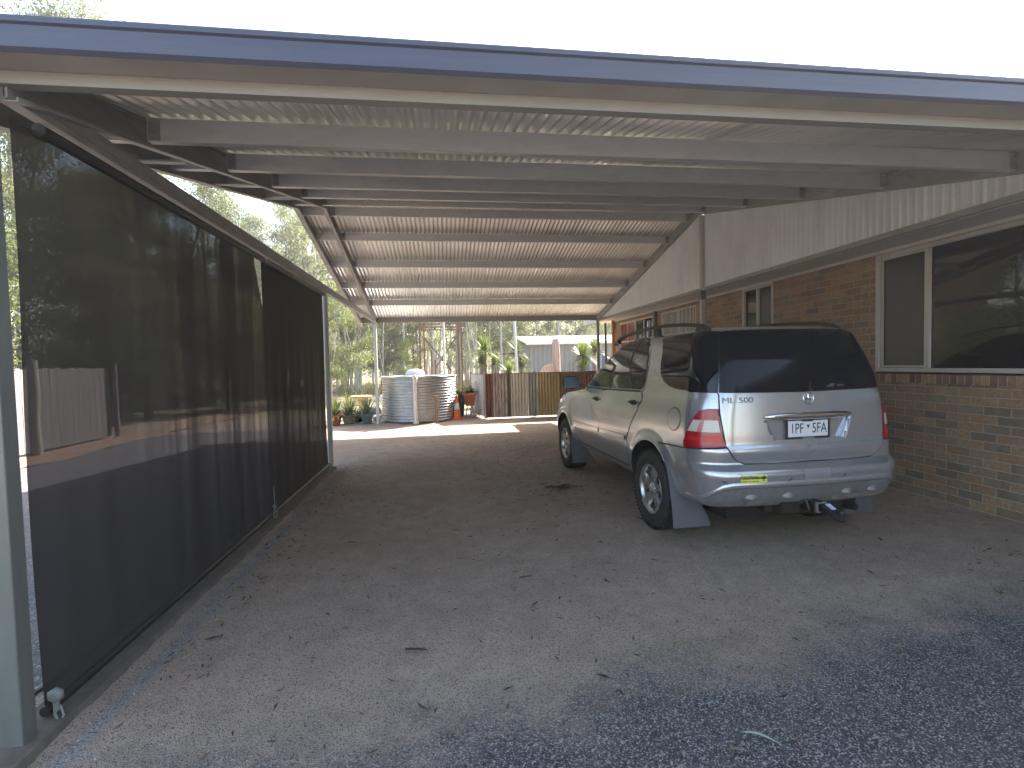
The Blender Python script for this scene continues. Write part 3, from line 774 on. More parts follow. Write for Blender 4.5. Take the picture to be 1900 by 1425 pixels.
# ---- doors, both sides
def side_window_front(): return [(2.22, 1.225), (2.02, 1.455), (1.80, 1.60), (1.52, 1.70), (1.28, 1.735), (1.115, 1.748), (1.10, 1.5), (1.125, 1.243)]
def yz(l, s=1): return [(s*U_y(y, z), z) for y, z in l]
for s, nm in ((1, 'left'), (-1, 'right')):
    # front door skin
    fd = yz([(2.42, .50), (2.45, .70), (2.44, 1.05), (2.36, 1.165), (1.335, 1.20), (1.325, .85), (1.31, .50)], s)
    mb = MB(); patch(mb, fd, .006, .03, rim=.006); door = cb(mb, "door", M_car)
    mb = MB(); patch(mb, yz([(2.21, 1.235), (2.01, 1.46), (1.79, 1.605), (1.50, 1.70), (1.26, 1.736), (1.13, 1.745), (1.115, 1.5), (1.135, 1.252)], s), .0075, .03); cb(mb, "window", M_tint, door)
    mb = MB(); strip(mb, yz([(2.43, .715), (1.35, .74)], s), .045, .016); strip(mb, yz([(2.43, .738), (1.35, .763)], s), .006, .013); cb(mb, "door_moulding", M_car, door)
    mb = MB(); strip(mb, yz([(2.43, .69), (1.35, .715)], s), .006, .009); cb(mb, "moulding_groove", M_black, door)
    mb = MB(); strip(mb, yz([(2.30, 1.205), (1.12, 1.232)], s), .016, .0105); cb(mb, "window_sill_trim", M_black, door)
    mb = MB(); u0 = s*U_y(1.46, 1.10)
    def handle(mb, y, z):
        patch(mb, yz([(y+.10*math.cos(a), z+.026*math.sin(a)) for a in (i*math.pi/8 for i in range(16))], s), .0085, .03)
        a = PS(s*U_y(y+.08, z), z, .02); b_ = PS(s*U_y(y-.085, z), z+.004, .02); c_ = PS(s*U_y(y, z), z, .032)
        mb.tube([a, a*.4+c_*.6, c_, b_*.4+c_*.6, b_], [.010, .013, .014, .013, .010], 8)
    handle(mb, 1.47, 1.10); cb(mb, "door_handle", M_black, door)
    # rear door skin, cut away round the wheel arch
    rd = yz([(1.305, .50), (1.318, .85), (1.325, 1.20), (.27, 1.235), (.235, 1.16), (.30, 1.06), (.42, .93), (.50, .82), (.545, .70), (.56, .60), (.57, .50)], s)
    mb = MB(); patch(mb, rd, .006, .03, rim=.006); door2 = cb(mb, "door", M_car)
    mb = MB(); patch(mb, yz([(1.035, 1.252), (1.02, 1.5), (1.025, 1.748), (.75, 1.756), (.50, 1.758), (.40, 1.74), (.335, 1.69), (.285, 1.60), (.25, 1.48), (.245, 1.36), (.262, 1.30), (.31, 1.268)], s), .0075, .03); cb(mb, "window", M_tint, door2)
    mb = MB(); strip(mb, yz([(1.30, .742), (.56, .762)], s), .045, .016); strip(mb, yz([(1.30, .765), (.56, .785)], s), .006, .013); cb(mb, "door_moulding", M_car, door2)
    mb = MB(); strip(mb, yz([(1.30, .717), (.56, .737)], s), .006, .009); cb(mb, "moulding_groove", M_black, door2)
    mb = MB(); strip(mb, yz([(1.10, 1.234), (.29, 1.25)], s), .016, .0105)
    cb(mb, "window_sill_trim", M_black, door2); mb = MB(); strip(mb, yz([(.50, 1.27), (.535, 1.745)], s), .028, .0105); cb(mb, "window_divider", M_black, door2)
    mb = MB(); handle(mb, .40, 1.135); cb(mb, "door_handle", M_black, door2)
    # shut lines and black pillar between the windows
    for l in ([(2.435, .46), (2.465, .70), (2.455, 1.06), (2.37, 1.18)], [(1.305, .46), (1.322, .85), (1.331, 1.21), (1.10, 1.235)], [(.56, .46), (.548, .62), (.535, .72), (.49, .84), (.41, .945), (.29, 1.07), (.222, 1.165), (.262, 1.245), (.24, 1.27), (.215, 1.40), (.225, 1.52), (.265, 1.66)]):
        mb = MB(); strip(mb, yz(l, s), .008, .0022); cb(mb, "door_seam", M_seam)
    mb = MB(); patch(mb, yz([(1.13, 1.246), (1.11, 1.5), (1.12, 1.750), (1.025, 1.752), (1.02, 1.5), (1.035, 1.25)], s), .0045, .04); strip(mb, yz([(2.235, 1.225), (2.035, 1.463), (1.81, 1.612), (1.52, 1.715), (1.27, 1.753), (1.02, 1.763), (.50, 1.772), (.385, 1.752), (.31, 1.69)], s), .018, .005)
    patch(mb, yz([(2.22, 1.215), (2.14, 1.32), (2.09, 1.30), (2.0, 1.225)], s), .009, .03)
    cb(mb, "window_surround", M_black)
    # rear quarter glass that wraps to the tailgate
    qg = yz([(.105, 1.752), (.04, 1.70), (.0, 1.62), (-.02, 1.50), (-.065, 1.42), (-.15, 1.355), (-.25, 1.322), (-.37, 1.303)], s)+[(s*2.0, 1.297), (s*1.86, 1.288), (s*1.6, 1.286), (s*1.355, 1.286), (s*1.34, 1.4), (s*1.33, 1.6), (s*1.33, 1.768), (s*1.6, 1.772), (s*2.0, 1.770)]
    mb = MB(); patch(mb, qg, .006, .03); cb(mb, "quarter_window", M_tint)
    # fuel flap ring on the left only
    if s == 1:
        cc = [(-.42+.098*math.cos(a), 1.055+.09*math.sin(a)) for a in (i*math.pi/16 for i in range(32))]
        mb = MB(); patch(mb, yz(cc, s), .005, .03, rim=.005); ff = cb(mb, "fuel_flap", M_car)
        mb = MB(); strip(mb, yz([(-.42+.103*math.cos(a), 1.055+.095*math.sin(a)) for a in (i*math.pi/16 for i in range(33))], s), .006, .0024); cb(mb, "flap_seam", M_seam, ff)
    # tail lamp
    out = [(1.585, 1.148), (1.45, 1.158), (1.292, 1.160), (1.27, 1.10), (1.215, .98), (1.135, .876), (1.55, .862), (1.985, .852), (1.95, .895), (1.897, .942), (1.835, 1.0), (1.765, 1.054), (1.68, 1.105)]
    def edge_at(z, rear):
        pl = [(1.292, 1.16), (1.27, 1.10), (1.215, .98), (1.135, .876)] if rear else [(1.585, 1.148), (1.68, 1.105), (1.765, 1.054), (1.835, 1.0), (1.897, .942), (1.95, .895), (1.985, .852)]
        for a, b_ in zip(pl, pl[1:]):
            if b_[1] <= z <= a[1]: return a[0]+(b_[0]-a[0])*(z-a[1])/(b_[1]-a[1])
        return pl[-1][0] if z < 1 else pl[0][0]
    mb = MB(); patch(mb, [(s*u, z) for u, z in out], .007, .03, rim=.006); lamp = cb(mb, "tail_lamp", M_red)
    z0, z1 = .985, 1.075; za_, zb2 = .985, 1.075
    def band(u0f, u1f, mat, nm_, z0=z0, z1=z1):
        q = []
        for z, fr in ((z0, 0), (z0, 1), (z1, 1), (z1, 0)):
            a, b_ = edge_at(z, True)+.02, edge_at(z, False)-.02; f = u0f if fr == 0 else u1f
            q.append((s*(a+(b_-a)*f), z))
        mb = MB(); patch(mb, q, .0095, .03); cb(mb, nm_, mat, lamp)
    band(.0, .52, M_clear, "reverse_lens"); band(.53, .66, M_pink, "lens_divider"); band(.67, 1, M_clear, "indicator_lens")
    band(.05, .95, lens_mat("lamp_bright_red", (.60, .01, .02)), "brake_lens", .915, .945)
    mb = MB(); strip(mb, [(s*u, z) for u, z in out+out[:1]], .010, .003); cb(mb, "lamp_gasket", M_seam)
    # mirror
    mb = MB(); mb.smooth = True
    ms = []
    for i in range(9):
        t = -math.pi/2+math.pi*i/8; ms.append((math.cos(t), math.sin(t)))
    c0 = Vector((-s*1.03, 2.13, 1.285)); vs = []
    for a, h in ms:
        for k in range(16):
            t = 2*math.pi*k/16
            cx_, cz_ = math.cos(t), math.sin(t)
            sq = (abs(cx_)**4+abs(cz_)**4)**-.25
            vs.append(c0+Vector((cx_*sq*.115*max(a, .0)**.35 if a > .01 else 0, h*.055, cz_*sq*.085*max(a, .0)**.35 if a > .01 else 0)))
    mb.add(vs, [(i*16+k, i*16+(k+1) % 16, (i+1)*16+(k+1) % 16, (i+1)*16+k) for i in range(8) for k in range(16)], True)
    mb.bar((-s*.86, 2.12, 1.235), (-s*.98, 2.13, 1.255), .05, .045)
    mi_ = cb(mb, "side_mirror", M_black)
    mb = MB(); mb.add([c0+Vector((x*.10, -.0555, z*.07)) for x, z in ((-1, -1), (1, -1), (1, 1), (-1, 1))], [(0, 1, 2, 3)], False); cb(mb, "mirror_glass", glass_mat("mirror_blue", (.04, .07, .14), .02, 0), mi_)
    # roof rail
    mb = MB(); rp = []
    for i in range(29):
        f = i/28; y = -.50+f*2.05; zc = 1.79+.095*min(1, math.sin(math.pi*min(1, f*1.0))**.45 if 0 < f < 1 else 0)-.05*max(0, f-.45)**1.3
        rp.append(Vector((-s*(.615-.03*max(0, f-.6)), y, zc)))
    for i in range(len(rp)-1): pass
    vs = []
    for p_ in rp: vs += [p_+Vector((-.02, 0, -.018)), p_+Vector((.02, 0, -.018)), p_+Vector((.014, 0, .016)), p_+Vector((-.014, 0, .016))]
    fs = [(i*4+k, i*4+(k+1) % 4, i*4+4+(k+1) % 4, i*4+4+k) for i in range(len(rp)-1) for k in range(4)]
    mb.add(vs, fs+[(0, 1, 2, 3), tuple(range(len(vs)-4, len(vs)))[::-1]], False)
    for y, w_ in ((-.40, .10), (.42, .06), (1.47, .06)):
        zt = 1.79+.08*min(1, math.sin(math.pi*(y+.5)/2.05)**.45)-.05*max(0, (y+.5)/2.05-.45)**1.3; vs = [(-s*.615+dx, y+dy, z) for z, k in ((1.755, 1.25), (zt, .7)) for dx, dy in ((-.017, -w_*k), (.017, -w_*k), (.017, w_*k), (-.017, w_*k))]
        mb.add(vs, [(0, 3, 2, 1), (4, 5, 6, 7), (0, 1, 5, 4), (1, 2, 6, 5), (2, 3, 7, 6), (3, 0, 4, 7)], False)
    cb(mb, "roof_rail", M_black, None, .006)
    # sill step
    mb = MB(); strip(mb, yz([(2.36, .455), (.47, .455)], s), .035, .014); cb(mb, "sill_step", M_car)
    # mud flaps
    for wy, k in ((0, 1), (2.82, .75)):
        pth = [(-.27, .775), (-.345, .70), (-.405, .60), (-.445, .49), (-.475, .36), (-.495, .25), (-.505, .155)]
        vs = []
        for i, (y, z) in enumerate(pth):
            if k < 1: z = .155+(z-.155)*.62; y = -.44+(y+.44)*.5
            xi = (.90-.05*i) if i < 6 else .615
            for dy in (0, -.010): vs += [(-s*(.955 if i > 1 else .945), wy+y+dy, z), (-s*xi, wy+y+dy, z)]
        fs = []
        for i in range(len(pth)-1):
            a = i*4; fs += [(a, a+1, a+5, a+4), (a+2, a+6, a+7, a+3), (a, a+4, a+6, a+2), (a+1, a+3, a+7, a+5)]
        n_ = (len(pth)-1)*4; fs += [(n_, n_+1, n_+3, n_+2), (0, 2, 3, 1)]
        mb = MB(); mb.add(vs, fs, False); cb(mb, "mud_flap", M_flap, None, .003, None, True)
    # wheels
    for wy in (0, 2.82):
        c = (-s*.80, wy, .362); sg = -s
        mb = MB(); mb.smooth = True
        pr = [(.215, -.11), (.25, -.125), (.30, -.128), (.335, -.118), (.352, -.095), (.360, -.06), (.364, 0), (.360, .06), (.352, .095), (.335, .118), (.30, .128), (.25, .125), (.225, .110), (.218, .09)]
        mb.lathe([(r, h*sg) for r, h in pr], c, 64, 'x')
        for k in range(64):            # shoulder tread blocks
            t = 2*math.pi*k/64; a = Vector((0, math.cos(t), math.sin(t)))
            for hx in (-.085, 0, .085):
                m_ = Vector(c)+a*.3625+Vector((hx*sg, 0, 0)); tt = Vector((0, -math.sin(t), math.cos(t)))
                q = [m_+tt*i_*.012+Vector((j_*.032, 0, 0)) for i_, j_ in ((-1, -1), (1, -1), (1, 1), (-1, 1))]
                mb.add(q+[p_+a*.006 for p_ in q], [(4, 5, 6, 7), (0, 1, 5, 4), (1, 2, 6, 5), (2, 3, 7, 6), (3, 0, 4, 7)], False)
        tyre = cb(mb, "wheel", M_tyre)
        mb = MB(); mb.smooth = True
        mb.lathe([(.222, .112*sg), (.228, .118*sg), (.222, .122*sg), (.208, .112*sg), (.203, .075*sg), (.198, .0), (.198, -.08*sg)], c, 48, 'x')
        for k in range(5):             # five broad spokes
            t = 2*math.pi*k/5+.35; a = Vector((0, math.cos(t), math.sin(t))); tt = Vector((0, -math.sin(t), math.cos(t))); vs = []
            for r_, wd, dx, th_ in ((.035, .030, .088, .03), (.09, .036, .100, .03), (.15, .044, .098, .028), (.205, .058, .108, .02)):
                m_ = Vector(c)+a*r_
                for i_, h_ in ((-1, -th_), (-.72, 0), (.72, 0), (1, -th_)): vs.append(m_+tt*wd*i_+Vector(((dx+h_)*sg, 0, 0)))
            mb.add(vs, [(i*4+j, i*4+j+1, i*4+5+j, i*4+4+j) for i in range(3) for j in range(3)], False)
        mb.lathe([(0, .118*sg), (.03, .116*sg), (.036, .105*sg), (.05, .098*sg), (.062, .085*sg), (.06, .05*sg)], c, 24, 'x')
        for k in range(5):
            t = 2*math.pi*(k+.5)/5+.35; mb.lathe([(0, .100*sg), (.009, .099*sg), (.010, .08*sg)], (c[0], c[1]+.048*math.cos(t), c[2]+.048*math.sin(t)), 6, 'x')
        cb(mb, "rim", M_rim, tyre, 0, None, True)
        mb = MB(); mb.lathe([(.0, .02*sg), (.15, .02*sg), (.15, .0), (.0, 0)], c, 24, 'x'); cb(mb, "brake_disc", M_seam, tyre)
# ---- windscreen (faces away)
mb = MB(); patch(mb, [(u, z) for u, z in ((3.35, 1.215), (4.99, 1.205))]+[(4.99, 1.74), (3.6, 1.735), (3.3, 1.60), (3.25, 1.40)], .004, .06)
patch(mb, [(-u, z) for u, z in ((3.35, 1.215), (4.99, 1.205))]+[(-4.99, 1.74), (-3.6, 1.735), (-3.3, 1.60), (-3.25, 1.40)], .004, .06); cb(mb, "windscreen", M_tint)
# ---- tailgate
def xz(l): return [((1 if x >= 0 else -1)*U_x(abs(x), z), z) for x, z in l]
TL = [(-.0, .738), (-.35, .738), (-.56, .744), (-.615, .770), (-.656, .815), (-.690, .875), (-.705, 1.0), (-.716, 1.155), (-.706, 1.272)]
hp = xz([(-x, z) for x, z in TL]); hp2 = xz(TL)
def half(sg):
    l = [(sg*abs(x), z) for x, z in TL]
    return l
# outline runs round the plate recess on each side
recL = [(.315, .905), (.39, 1.075)]
mb = MB()
for sg in (1, -1):
    o_ = [(U_x(abs(x), z), z) for x, z in TL[1:]]
    inner = [(U_x(.02, 1.268), 1.268), (U_x(.02, 1.085), 1.085), (U_x(.396, 1.085), 1.085), (U_x(.322, .90), .90), (U_x(.02, .90), .90), (U_x(.02, .742), .742)]
    poly = [(sg*u, z) for u, z in o_+inner]
    patch(mb, poly, .006, .02, rim=.006)
# centre strips joining the halves
for z0, z1 in ((.742, .90), (1.085, 1.268)):
    n_ = 10; vs = []
    for j in range(n_+1):
        z = z0+(z1-z0)*j/n_
        for x in (-.021, 0, .021): vs.append(PS((1 if x < 0 else -1)*U_x(abs(x), z) if x else 0, z, .006))
    mb.add(vs, [(j*3+i, j*3+i+1, j*3+4+i, j*3+3+i) for j in range(n_) for i in range(2)], True)
gate = cb(mb, "tailgate", M_car)
mb = MB()
for sg in (1, -1):
    strip(mb, [(sg*U_x(abs(x)+.005, z), z-.0) for x, z in TL[1:]]+[(sg*1.345, 1.285), (sg*1.335, 1.4), (sg*1.325, 1.6), (sg*1.325, 1.765)], .010, .0025)
strip(mb, xz([(-.56, .739), (.56, .739)]), .010, .0024)
cb(mb, "tailgate_seam", M_seam)
mb = MB()
for sg in (1, -1):
    patch(mb, [(0, 1.276), (sg*.5, 1.279), (sg*1.0, 1.283), (sg*1.325, 1.287), (sg*1.315, 1.5), (sg*1.31, 1.766), (sg*.9, 1.772), (sg*.5, 1.775), (0, 1.776)], .007, .03)
M_rear = M_tint.copy(); M_rear.name = "tinted_rear_glass"; M_rear.node_tree.nodes["Principled BSDF"].inputs["Specular IOR Level"].default_value = .2
rw = cb(mb, "rear_window", M_rear, gate)
mb = MB()
for l in ([(.30, 1.308), (.42, 1.306), (.47, 1.330), (.40, 1.335)], [(.50, 1.309), (.62, 1.312), (.60, 1.322), (.49, 1.325)]): patch(mb, [(-u, z) for u, z in l], .0085, .03)
cb(mb, "window_sticker", paint("faded_sticker", (.07, .065, .068), .6), gate)
mb = MB(); a = PS(.03, 1.30, .012); mb.tube([PS(-.03, 1.29, .012), PS(-.05, 1.345, .022)], [.006, .004], 6); mb.tube([PS(-.03, 1.292, .010), PS(-.035, 1.292, .03)], .013, 8); cb(mb, "washer_jet", M_black, gate)
def plane_at(x, z, off, roll=0):
    """frame lying on the rear face: local x to the viewer's right, y up"""
    p = PS((1 if x < 0 else -1)*U_x(abs(x), z), z, off); e = .03
    up = (PS((1 if x < 0 else -1)*U_x(abs(x), z+e), z+e, off)-PS((1 if x < 0 else -1)*U_x(abs(x), z-e), z-e, off)).normalized()
    xa, xb = x-e, x+e
    rt = (PS((1 if xb < 0 else -1)*U_x(abs(xb), z), z, off)-PS((1 if xa < 0 else -1)*U_x(abs(xa), z), z, off)).normalized()
    nn = rt.cross(up).normalized(); up = nn.cross(rt)
    return Matrix(((rt.x, up.x, nn.x, p.x), (rt.y, up.y, nn.y, p.y), (rt.z, up.z, nn.z, p.z), (0, 0, 0, 1)))
# chrome grip above the plate
mb = MB(); vs = []; nseg = 28
for i in range(nseg+1):
    x = -.385+.77*i/nseg; t = 2*i/nseg-1; h = .029*(1-abs(t)**6*.75)
    for k in range(10):
        a = 2*math.pi*k/10; q = PS((1 if x < 0 else -1)*U_x(abs(x), 1.09), 1.09, .010+.020*math.cos(a)*(1-abs(t)**8*.6)); vs.append((q.x, q.y, 1.092+h*math.sin(a)))
mb.add(vs, [(i*10+k, i*10+(k+1) % 10, (i+1)*10+(k+1) % 10, (i+1)*10+k) for i in range(nseg) for k in range(10)], True)
cb(mb, "chrome_grip", M_chrome, gate, 0, None, True)
# star-in-ring emblem
mb = MB(); Me = plane_at(0, 1.225, .012); R_ = .044
mb.tube([Me@Vector((R_*math.cos(a), R_*math.sin(a), 0)) for a in (2*math.pi*i/28 for i in range(29))], .0045, 6, False)
for k in range(3):
    a = math.pi/2+k*2*math.pi/3; d = Vector((math.cos(a), math.sin(a), 0)); e_ = Vector((-math.sin(a), math.cos(a), 0))
    v = [Me@(d*R_), Me@(e_*.0075-d*.004), Me@(-e_*.0075-d*.004), Me@Vector((0, 0, .007))]; mb.add(v, [(0, 1, 3), (0, 3, 2)], False)
cb(mb, "emblem", M_chrome, gate)
mb = MB(); text_mb(mb, "ML", .062, plane_at(-.655, 1.225, .009), .002, 0, 'CENTER', 1.25); text_mb(mb, "500", .062, plane_at(-.515, 1.225, .009), .002, 0, 'CENTER', 1.25); cb(mb, "badge", M_ltr, gate)
# number plate in its frame
M_plate = paint("plate_white", (.60, .61, .63), .45, 0, .04, 6); M_pt = paint("plate_navy", (.012, .013, .05), .5)
mb = MB(); mb.cm = 0; py = -.858
mb.box((-.176, py-.010, .925), (.176, py-.006, 1.055))
mb.cm = 1
for lo, hi in (((-.192, .908), (.192, .927)), ((-.192, 1.052), (.192, 1.064)), ((-.192, .927), (-.178, 1.052)), ((.178, .927), (.192, 1.052))): mb.box((lo[0], py-.013, lo[1]), (hi[0], py-.004, hi[1]))
mb.box((-.055, py-.0125, 1.044), (.045, py-.005, 1.0525))
Mp = Matrix(((1, 0, 0, 0), (0, 0, -1, py-.0105), (0, 1, 0, .992), (0, 0, 0, 1)))
text_mb(mb, "1PF", .112, Mp@Matrix.Translation((-.098, -.004, 0)), .0008, 2, 'CENTER', .72)
text_mb(mb, "5FA", .112, Mp@Matrix.Translation((.100, -.004, 0)), .0008, 2, 'CENTER', .72)
mb.cm = 2; mb.add([(-.016, py-.0118, 1.018), (.016, py-.0118, 1.018), (0, py-.0118, .990)], [(0, 2, 1)], False)
mb.cm = 3; mb.box((-.05, py-.0145, .912), (.05, py-.0132, .923))
cb(mb, "number_plate", [M_plate, M_black, M_pt, paint("frame_lettering", (.16, .17, .19), .5)], gate)
# ---- bumper details
mb = MB()
for sg in (1, -1):
    top = [(2.03, .845), (1.9, .852), (1.5, .862), (1.13, .870)]
strip(mb, [(1.13, .868), (1.5, .858), (1.98, .845), (2.105, .822)], .010, .0025); strip(mb, [(-1.13, .868), (-1.5, .858), (-1.98, .845), (-2.105, .822)], .010, .0025); cb(mb, "bumper_seam", M_seam)
# raised lip that arches across the bumper
mb = MB(); lp = [(2.02, .452), (1.80, .468), (1.60, .492), (1.44, .530), (1.30, .568), (1.16, .585), (.90, .588), (0, .588)]
lp = lp+[(-u, z) for u, z in lp[::-1][1:]]
c = []
for a, b_ in zip(lp, lp[1:]):
    m_ = max(1, int((PS(*a)-PS(*b_)).length/.03)); c += [(a[0]+(b_[0]-a[0])*j/m_, a[1]+(b_[1]-a[1])*j/m_) for j in range(m_)]
c.append(lp[-1]); vs = []
for u, z in c:
    for dz, of in ((.024, .001), (.012, .011), (-.008, .014), (-.022, .004)): vs.append(PS(u, z+dz, of))
mb.add(vs, [(i*4+k, i*4+k+1, i*4+5+k, i*4+4+k) for i in range(len(c)-1) for k in range(3)], True); cb(mb, "bumper_lip", M_car)
# darker skid apron with half-moon bosses
mb = MB()
for sg in (1, -1): patch(mb, [(0, .40), (sg*.8, .41), (sg*1.3, .425), (sg*1.62, .455), (sg*1.42, .510), (sg*1.27, .548), (sg*1.1, .560), (0, .563)], .004, .05)
ap = cb(mb, "bumper_apron", paint("apron_dull_silver", (.20, .205, .215), .5, .4, .1, 4, (.13, .115, .10), .4))
M_boss = paint('boss_silver', (.20, .205, .215), .5, .4)
for x in (-.52, -.22, .30, .55):
    mb = MB(); mb.smooth = True; Mq = plane_at(x, .485, .003); vs = []
    for i in range(7):
        for j in range(13):
            a = math.pi*j/12; r_ = 1-i/6; h = .026*math.sin(math.pi/2*(1-r_)) if i else 0
            vs.append(Mq@Vector((.052*r_*math.cos(a), .034*r_*math.sin(a)-.004, h)))
    mb.add(vs, [(i*13+j, i*13+j+1, (i+1)*13+j+1, (i+1)*13+j) for i in range(6) for j in range(12)], True); cb(mb, "apron_boss", M_boss, ap)
for x, z in ((-.741, .628), (-.235, .628), (.235, .628), (.741, .628)):
    mb = MB(); Mq = plane_at(x, z, .002); mb.lathe([(0, .006), (.009, .006), (.011, .003), (.014, .003), (.014, 0)], (0, 0, 0), 16)
    mb.v = [tuple(Mq@Vector(v)) for v in mb.v]; cb(mb, "parking_sensor", M_ltr, None, 0, None, True)
# yellow sticker
mb = MB(); Ms = plane_at(-.522, .637, .002); mb.cm = 0
nn_ = 12
mb.add([PS(U_x(.625-.205*(i % (nn_+1))/nn_, .61+.058*(i//(nn_+1))), .608+.060*(i//(nn_+1)), .003) for i in range(2*(nn_+1))], [(i, i+1, nn_+2+i, nn_+1+i) for i in range(nn_)], False)
Mt = plane_at(-.560, .650, .0052); text_mb(mb, "CAUTION", .031, Mt, .0004, 1, 'CENTER', 1.0)
Mt = plane_at(-.552, .622, .0056); text_mb(mb, "I Brake For Animals", .0155, Mt, .0003, 1, 'CENTER', 1.05)
Mk = plane_at(-.452, .642, .0052); mb.cm = 2      # leaping kangaroo silhouette
kang = [(-.020, .006), (-.014, .014), (-.006, .013), (.004, .018), (.008, .026), (.011, .019), (.018, .017), (.012, .010), (.010, .0), (.013, -.006), (.008, -.006), (.005, .0), (.004, -.012), (.012, -.022), (.0, -.020), (-.003, -.006), (-.010, .002)]
mb.add([Mk@Vector((x, y, 0)) for x, y in kang], [tuple(range(len(kang)))], False)
cb(mb, "bumper_sticker", [paint("sticker_yellow", (.62, .64, .05), .5), paint("sticker_olive", (.045, .04, .01), .6), M_black])
# grey panel in the middle of the bumper
mb = MB(); patch(mb, xz([(-.115, .612), (.115, .612), (.115, .690), (-.115, .690)]), .0035, .03); cb(mb, "bumper_panel", paint("bumper_panel_grey", (.22, .22, .25), .5, .2))
# ---- tow hitch
mb = MB(); mb.box((-.33, -.80, .335), (.36, -.72, .40)); mb.box((-.045, -.98, .352), (.045, -.72, .438)); mb.box((.005, -.995, .345), (.012, -.90, .445))
hitch = cb(mb, "tow_bar", M_black, None, .003)
mb = MB(); mb.tube([(.03, -1.0, .40), (.03, -1.06, .375), (.03, -1.14, .352), (.03, -1.17, .352)], [.030, .030, .026, .02], 10); mb.lathe([(.0, .055), (.018, .052), (.026, .035), (.022, .012), (.016, 0), (.020, -.02)], (.03, -1.16, .37), 14); cb(mb, "tow_ball", M_black, hitch, 0, None, True)
mb = MB(); mb.box((-.032, -1.0, .360), (-.026, -.97, .436)); mb.box((-.026, -1.0, .430), (.05, -.97, .436)); mb.box((-.026, -1.0, .360), (.0, -.97, .366)); cb(mb, "hitch_collar", paint("collar_bare_steel", (.35, .34, .32), .4, .6), hitch)
mb = MB(); vs = [(.015, -1.02, .428), (.055, -1.02, .428), (.060, -1.08, .402), (.020, -1.08, .402)]; mb.add(vs, [(0, 1, 2, 3)], False); mb.add([(x, y, z+.004) for x, y, z in vs], [(0, 1, 2, 3)], False); cb(mb, "hitch_label", paint("label_pale_blue", (.45, .50, .62), .5), hitch)
mb = MB(); mb.box((-.26, -.90, .34), (-.10, -.78, .43)); mb.tube([(-.12, -.86, .42), (-.07, -.93, .44), (-.06, -.95, .37)], .012, 8); cb(mb, "trailer_socket", M_black, hitch, .006)
# ---- undercarriage so that daylight does not show straight through
mb = MB(); mb.box((-.60, -.70, .26), (.60, 3.3, .37)); mb.tube([(-.8, 0, .33), (.8, 0, .33)], .04, 8); mb.lathe([(.0, -.12), (.12, -.08), (.14, 0), (.12, .08), (0, .12)], (.1, 0, .33), 14, 'y'); cb(mb, "undercarriage", M_seam, None, .01)
mb = MB(); mb.tube([(.45, -.2, .30), (.50, -.80, .31)], .028, 10); cb(mb, "exhaust_pipe", M_seam)
# ---- head lamps and grille (front faces away from the camera)
for s in (1, -1):
    mb = MB(); patch(mb, [(s*3.35, .98), (s*3.9, .96), (s*4.5, .94), (s*4.5, .78), (s*3.9, .80), (s*3.3, .86)], .006, .05); cb(mb, "headlight", M_clear)
mb = MB(); patch(mb, [(4.6, .95), (4.99, .95), (4.99, .72), (4.6, .74)], .006, .05); patch(mb, [(-4.6, .95), (-4.99, .95), (-4.99, .72), (-4.6, .74)], .006, .05); cb(mb, "grille", M_black)
# ============================================================ VEGETATION
def leaf_mat(name, lo, hi, trans=.45, bark=None):
    m, nt, b = new_mat(name); p = pos(nt)
    n1 = noise(nt, p, .8, 4, .6); n2 = noise(nt, p, 9, 3)
    c = ramp(nt, math_n(nt, 'ADD', math_n(nt, 'MULTIPLY', n1, .6), math_n(nt, 'MULTIPLY', n2, .4)), [(.35, lo), (.65, hi)])
    b.inputs["Roughness"].default_value = .55; b.inputs["Specular IOR Level"].default_value = .35; L(nt, c, b.inputs["Base Color"])
    tr = N(nt, "ShaderNodeBsdfTranslucent"); L(nt, mix_rgb(nt, .5, c, (.30, .34, .08)), tr.inputs[0]); mx = N(nt, "ShaderNodeMixShader"); mx.inputs[0].default_value = trans
    L(nt, b.outputs[0], mx.inputs[1]); L(nt, tr.outputs[0], mx.inputs[2]); L(nt, mx.outputs[0], nt.nodes["Material Output"].inputs[0]); return m
ML = [leaf_mat("gum_leaves_grey_green", (.082, .090, .070), (.150, .152, .112)), leaf_mat("gum_leaves_olive", (.085, .095, .045), (.165, .165, .085)), leaf_mat("gum_leaves_dark", (.030, .045, .025), (.065, .085, .040), .3), leaf_mat("gum_leaves_red_tips", (.10, .045, .040), (.15, .085, .060), .35)]
MBK = [paint("bark_pale", (.46, .43, .40), .85, 0, .25, 2.5, (.14, .11, .09), .5, 0, 0, .3, (4, 4, .5)), paint("bark_grey_brown", (.17, .145, .125), .9, 0, .3, 2.5, (.07, .055, .045), .5, 0, 0, .3, (4, 4, .5))]
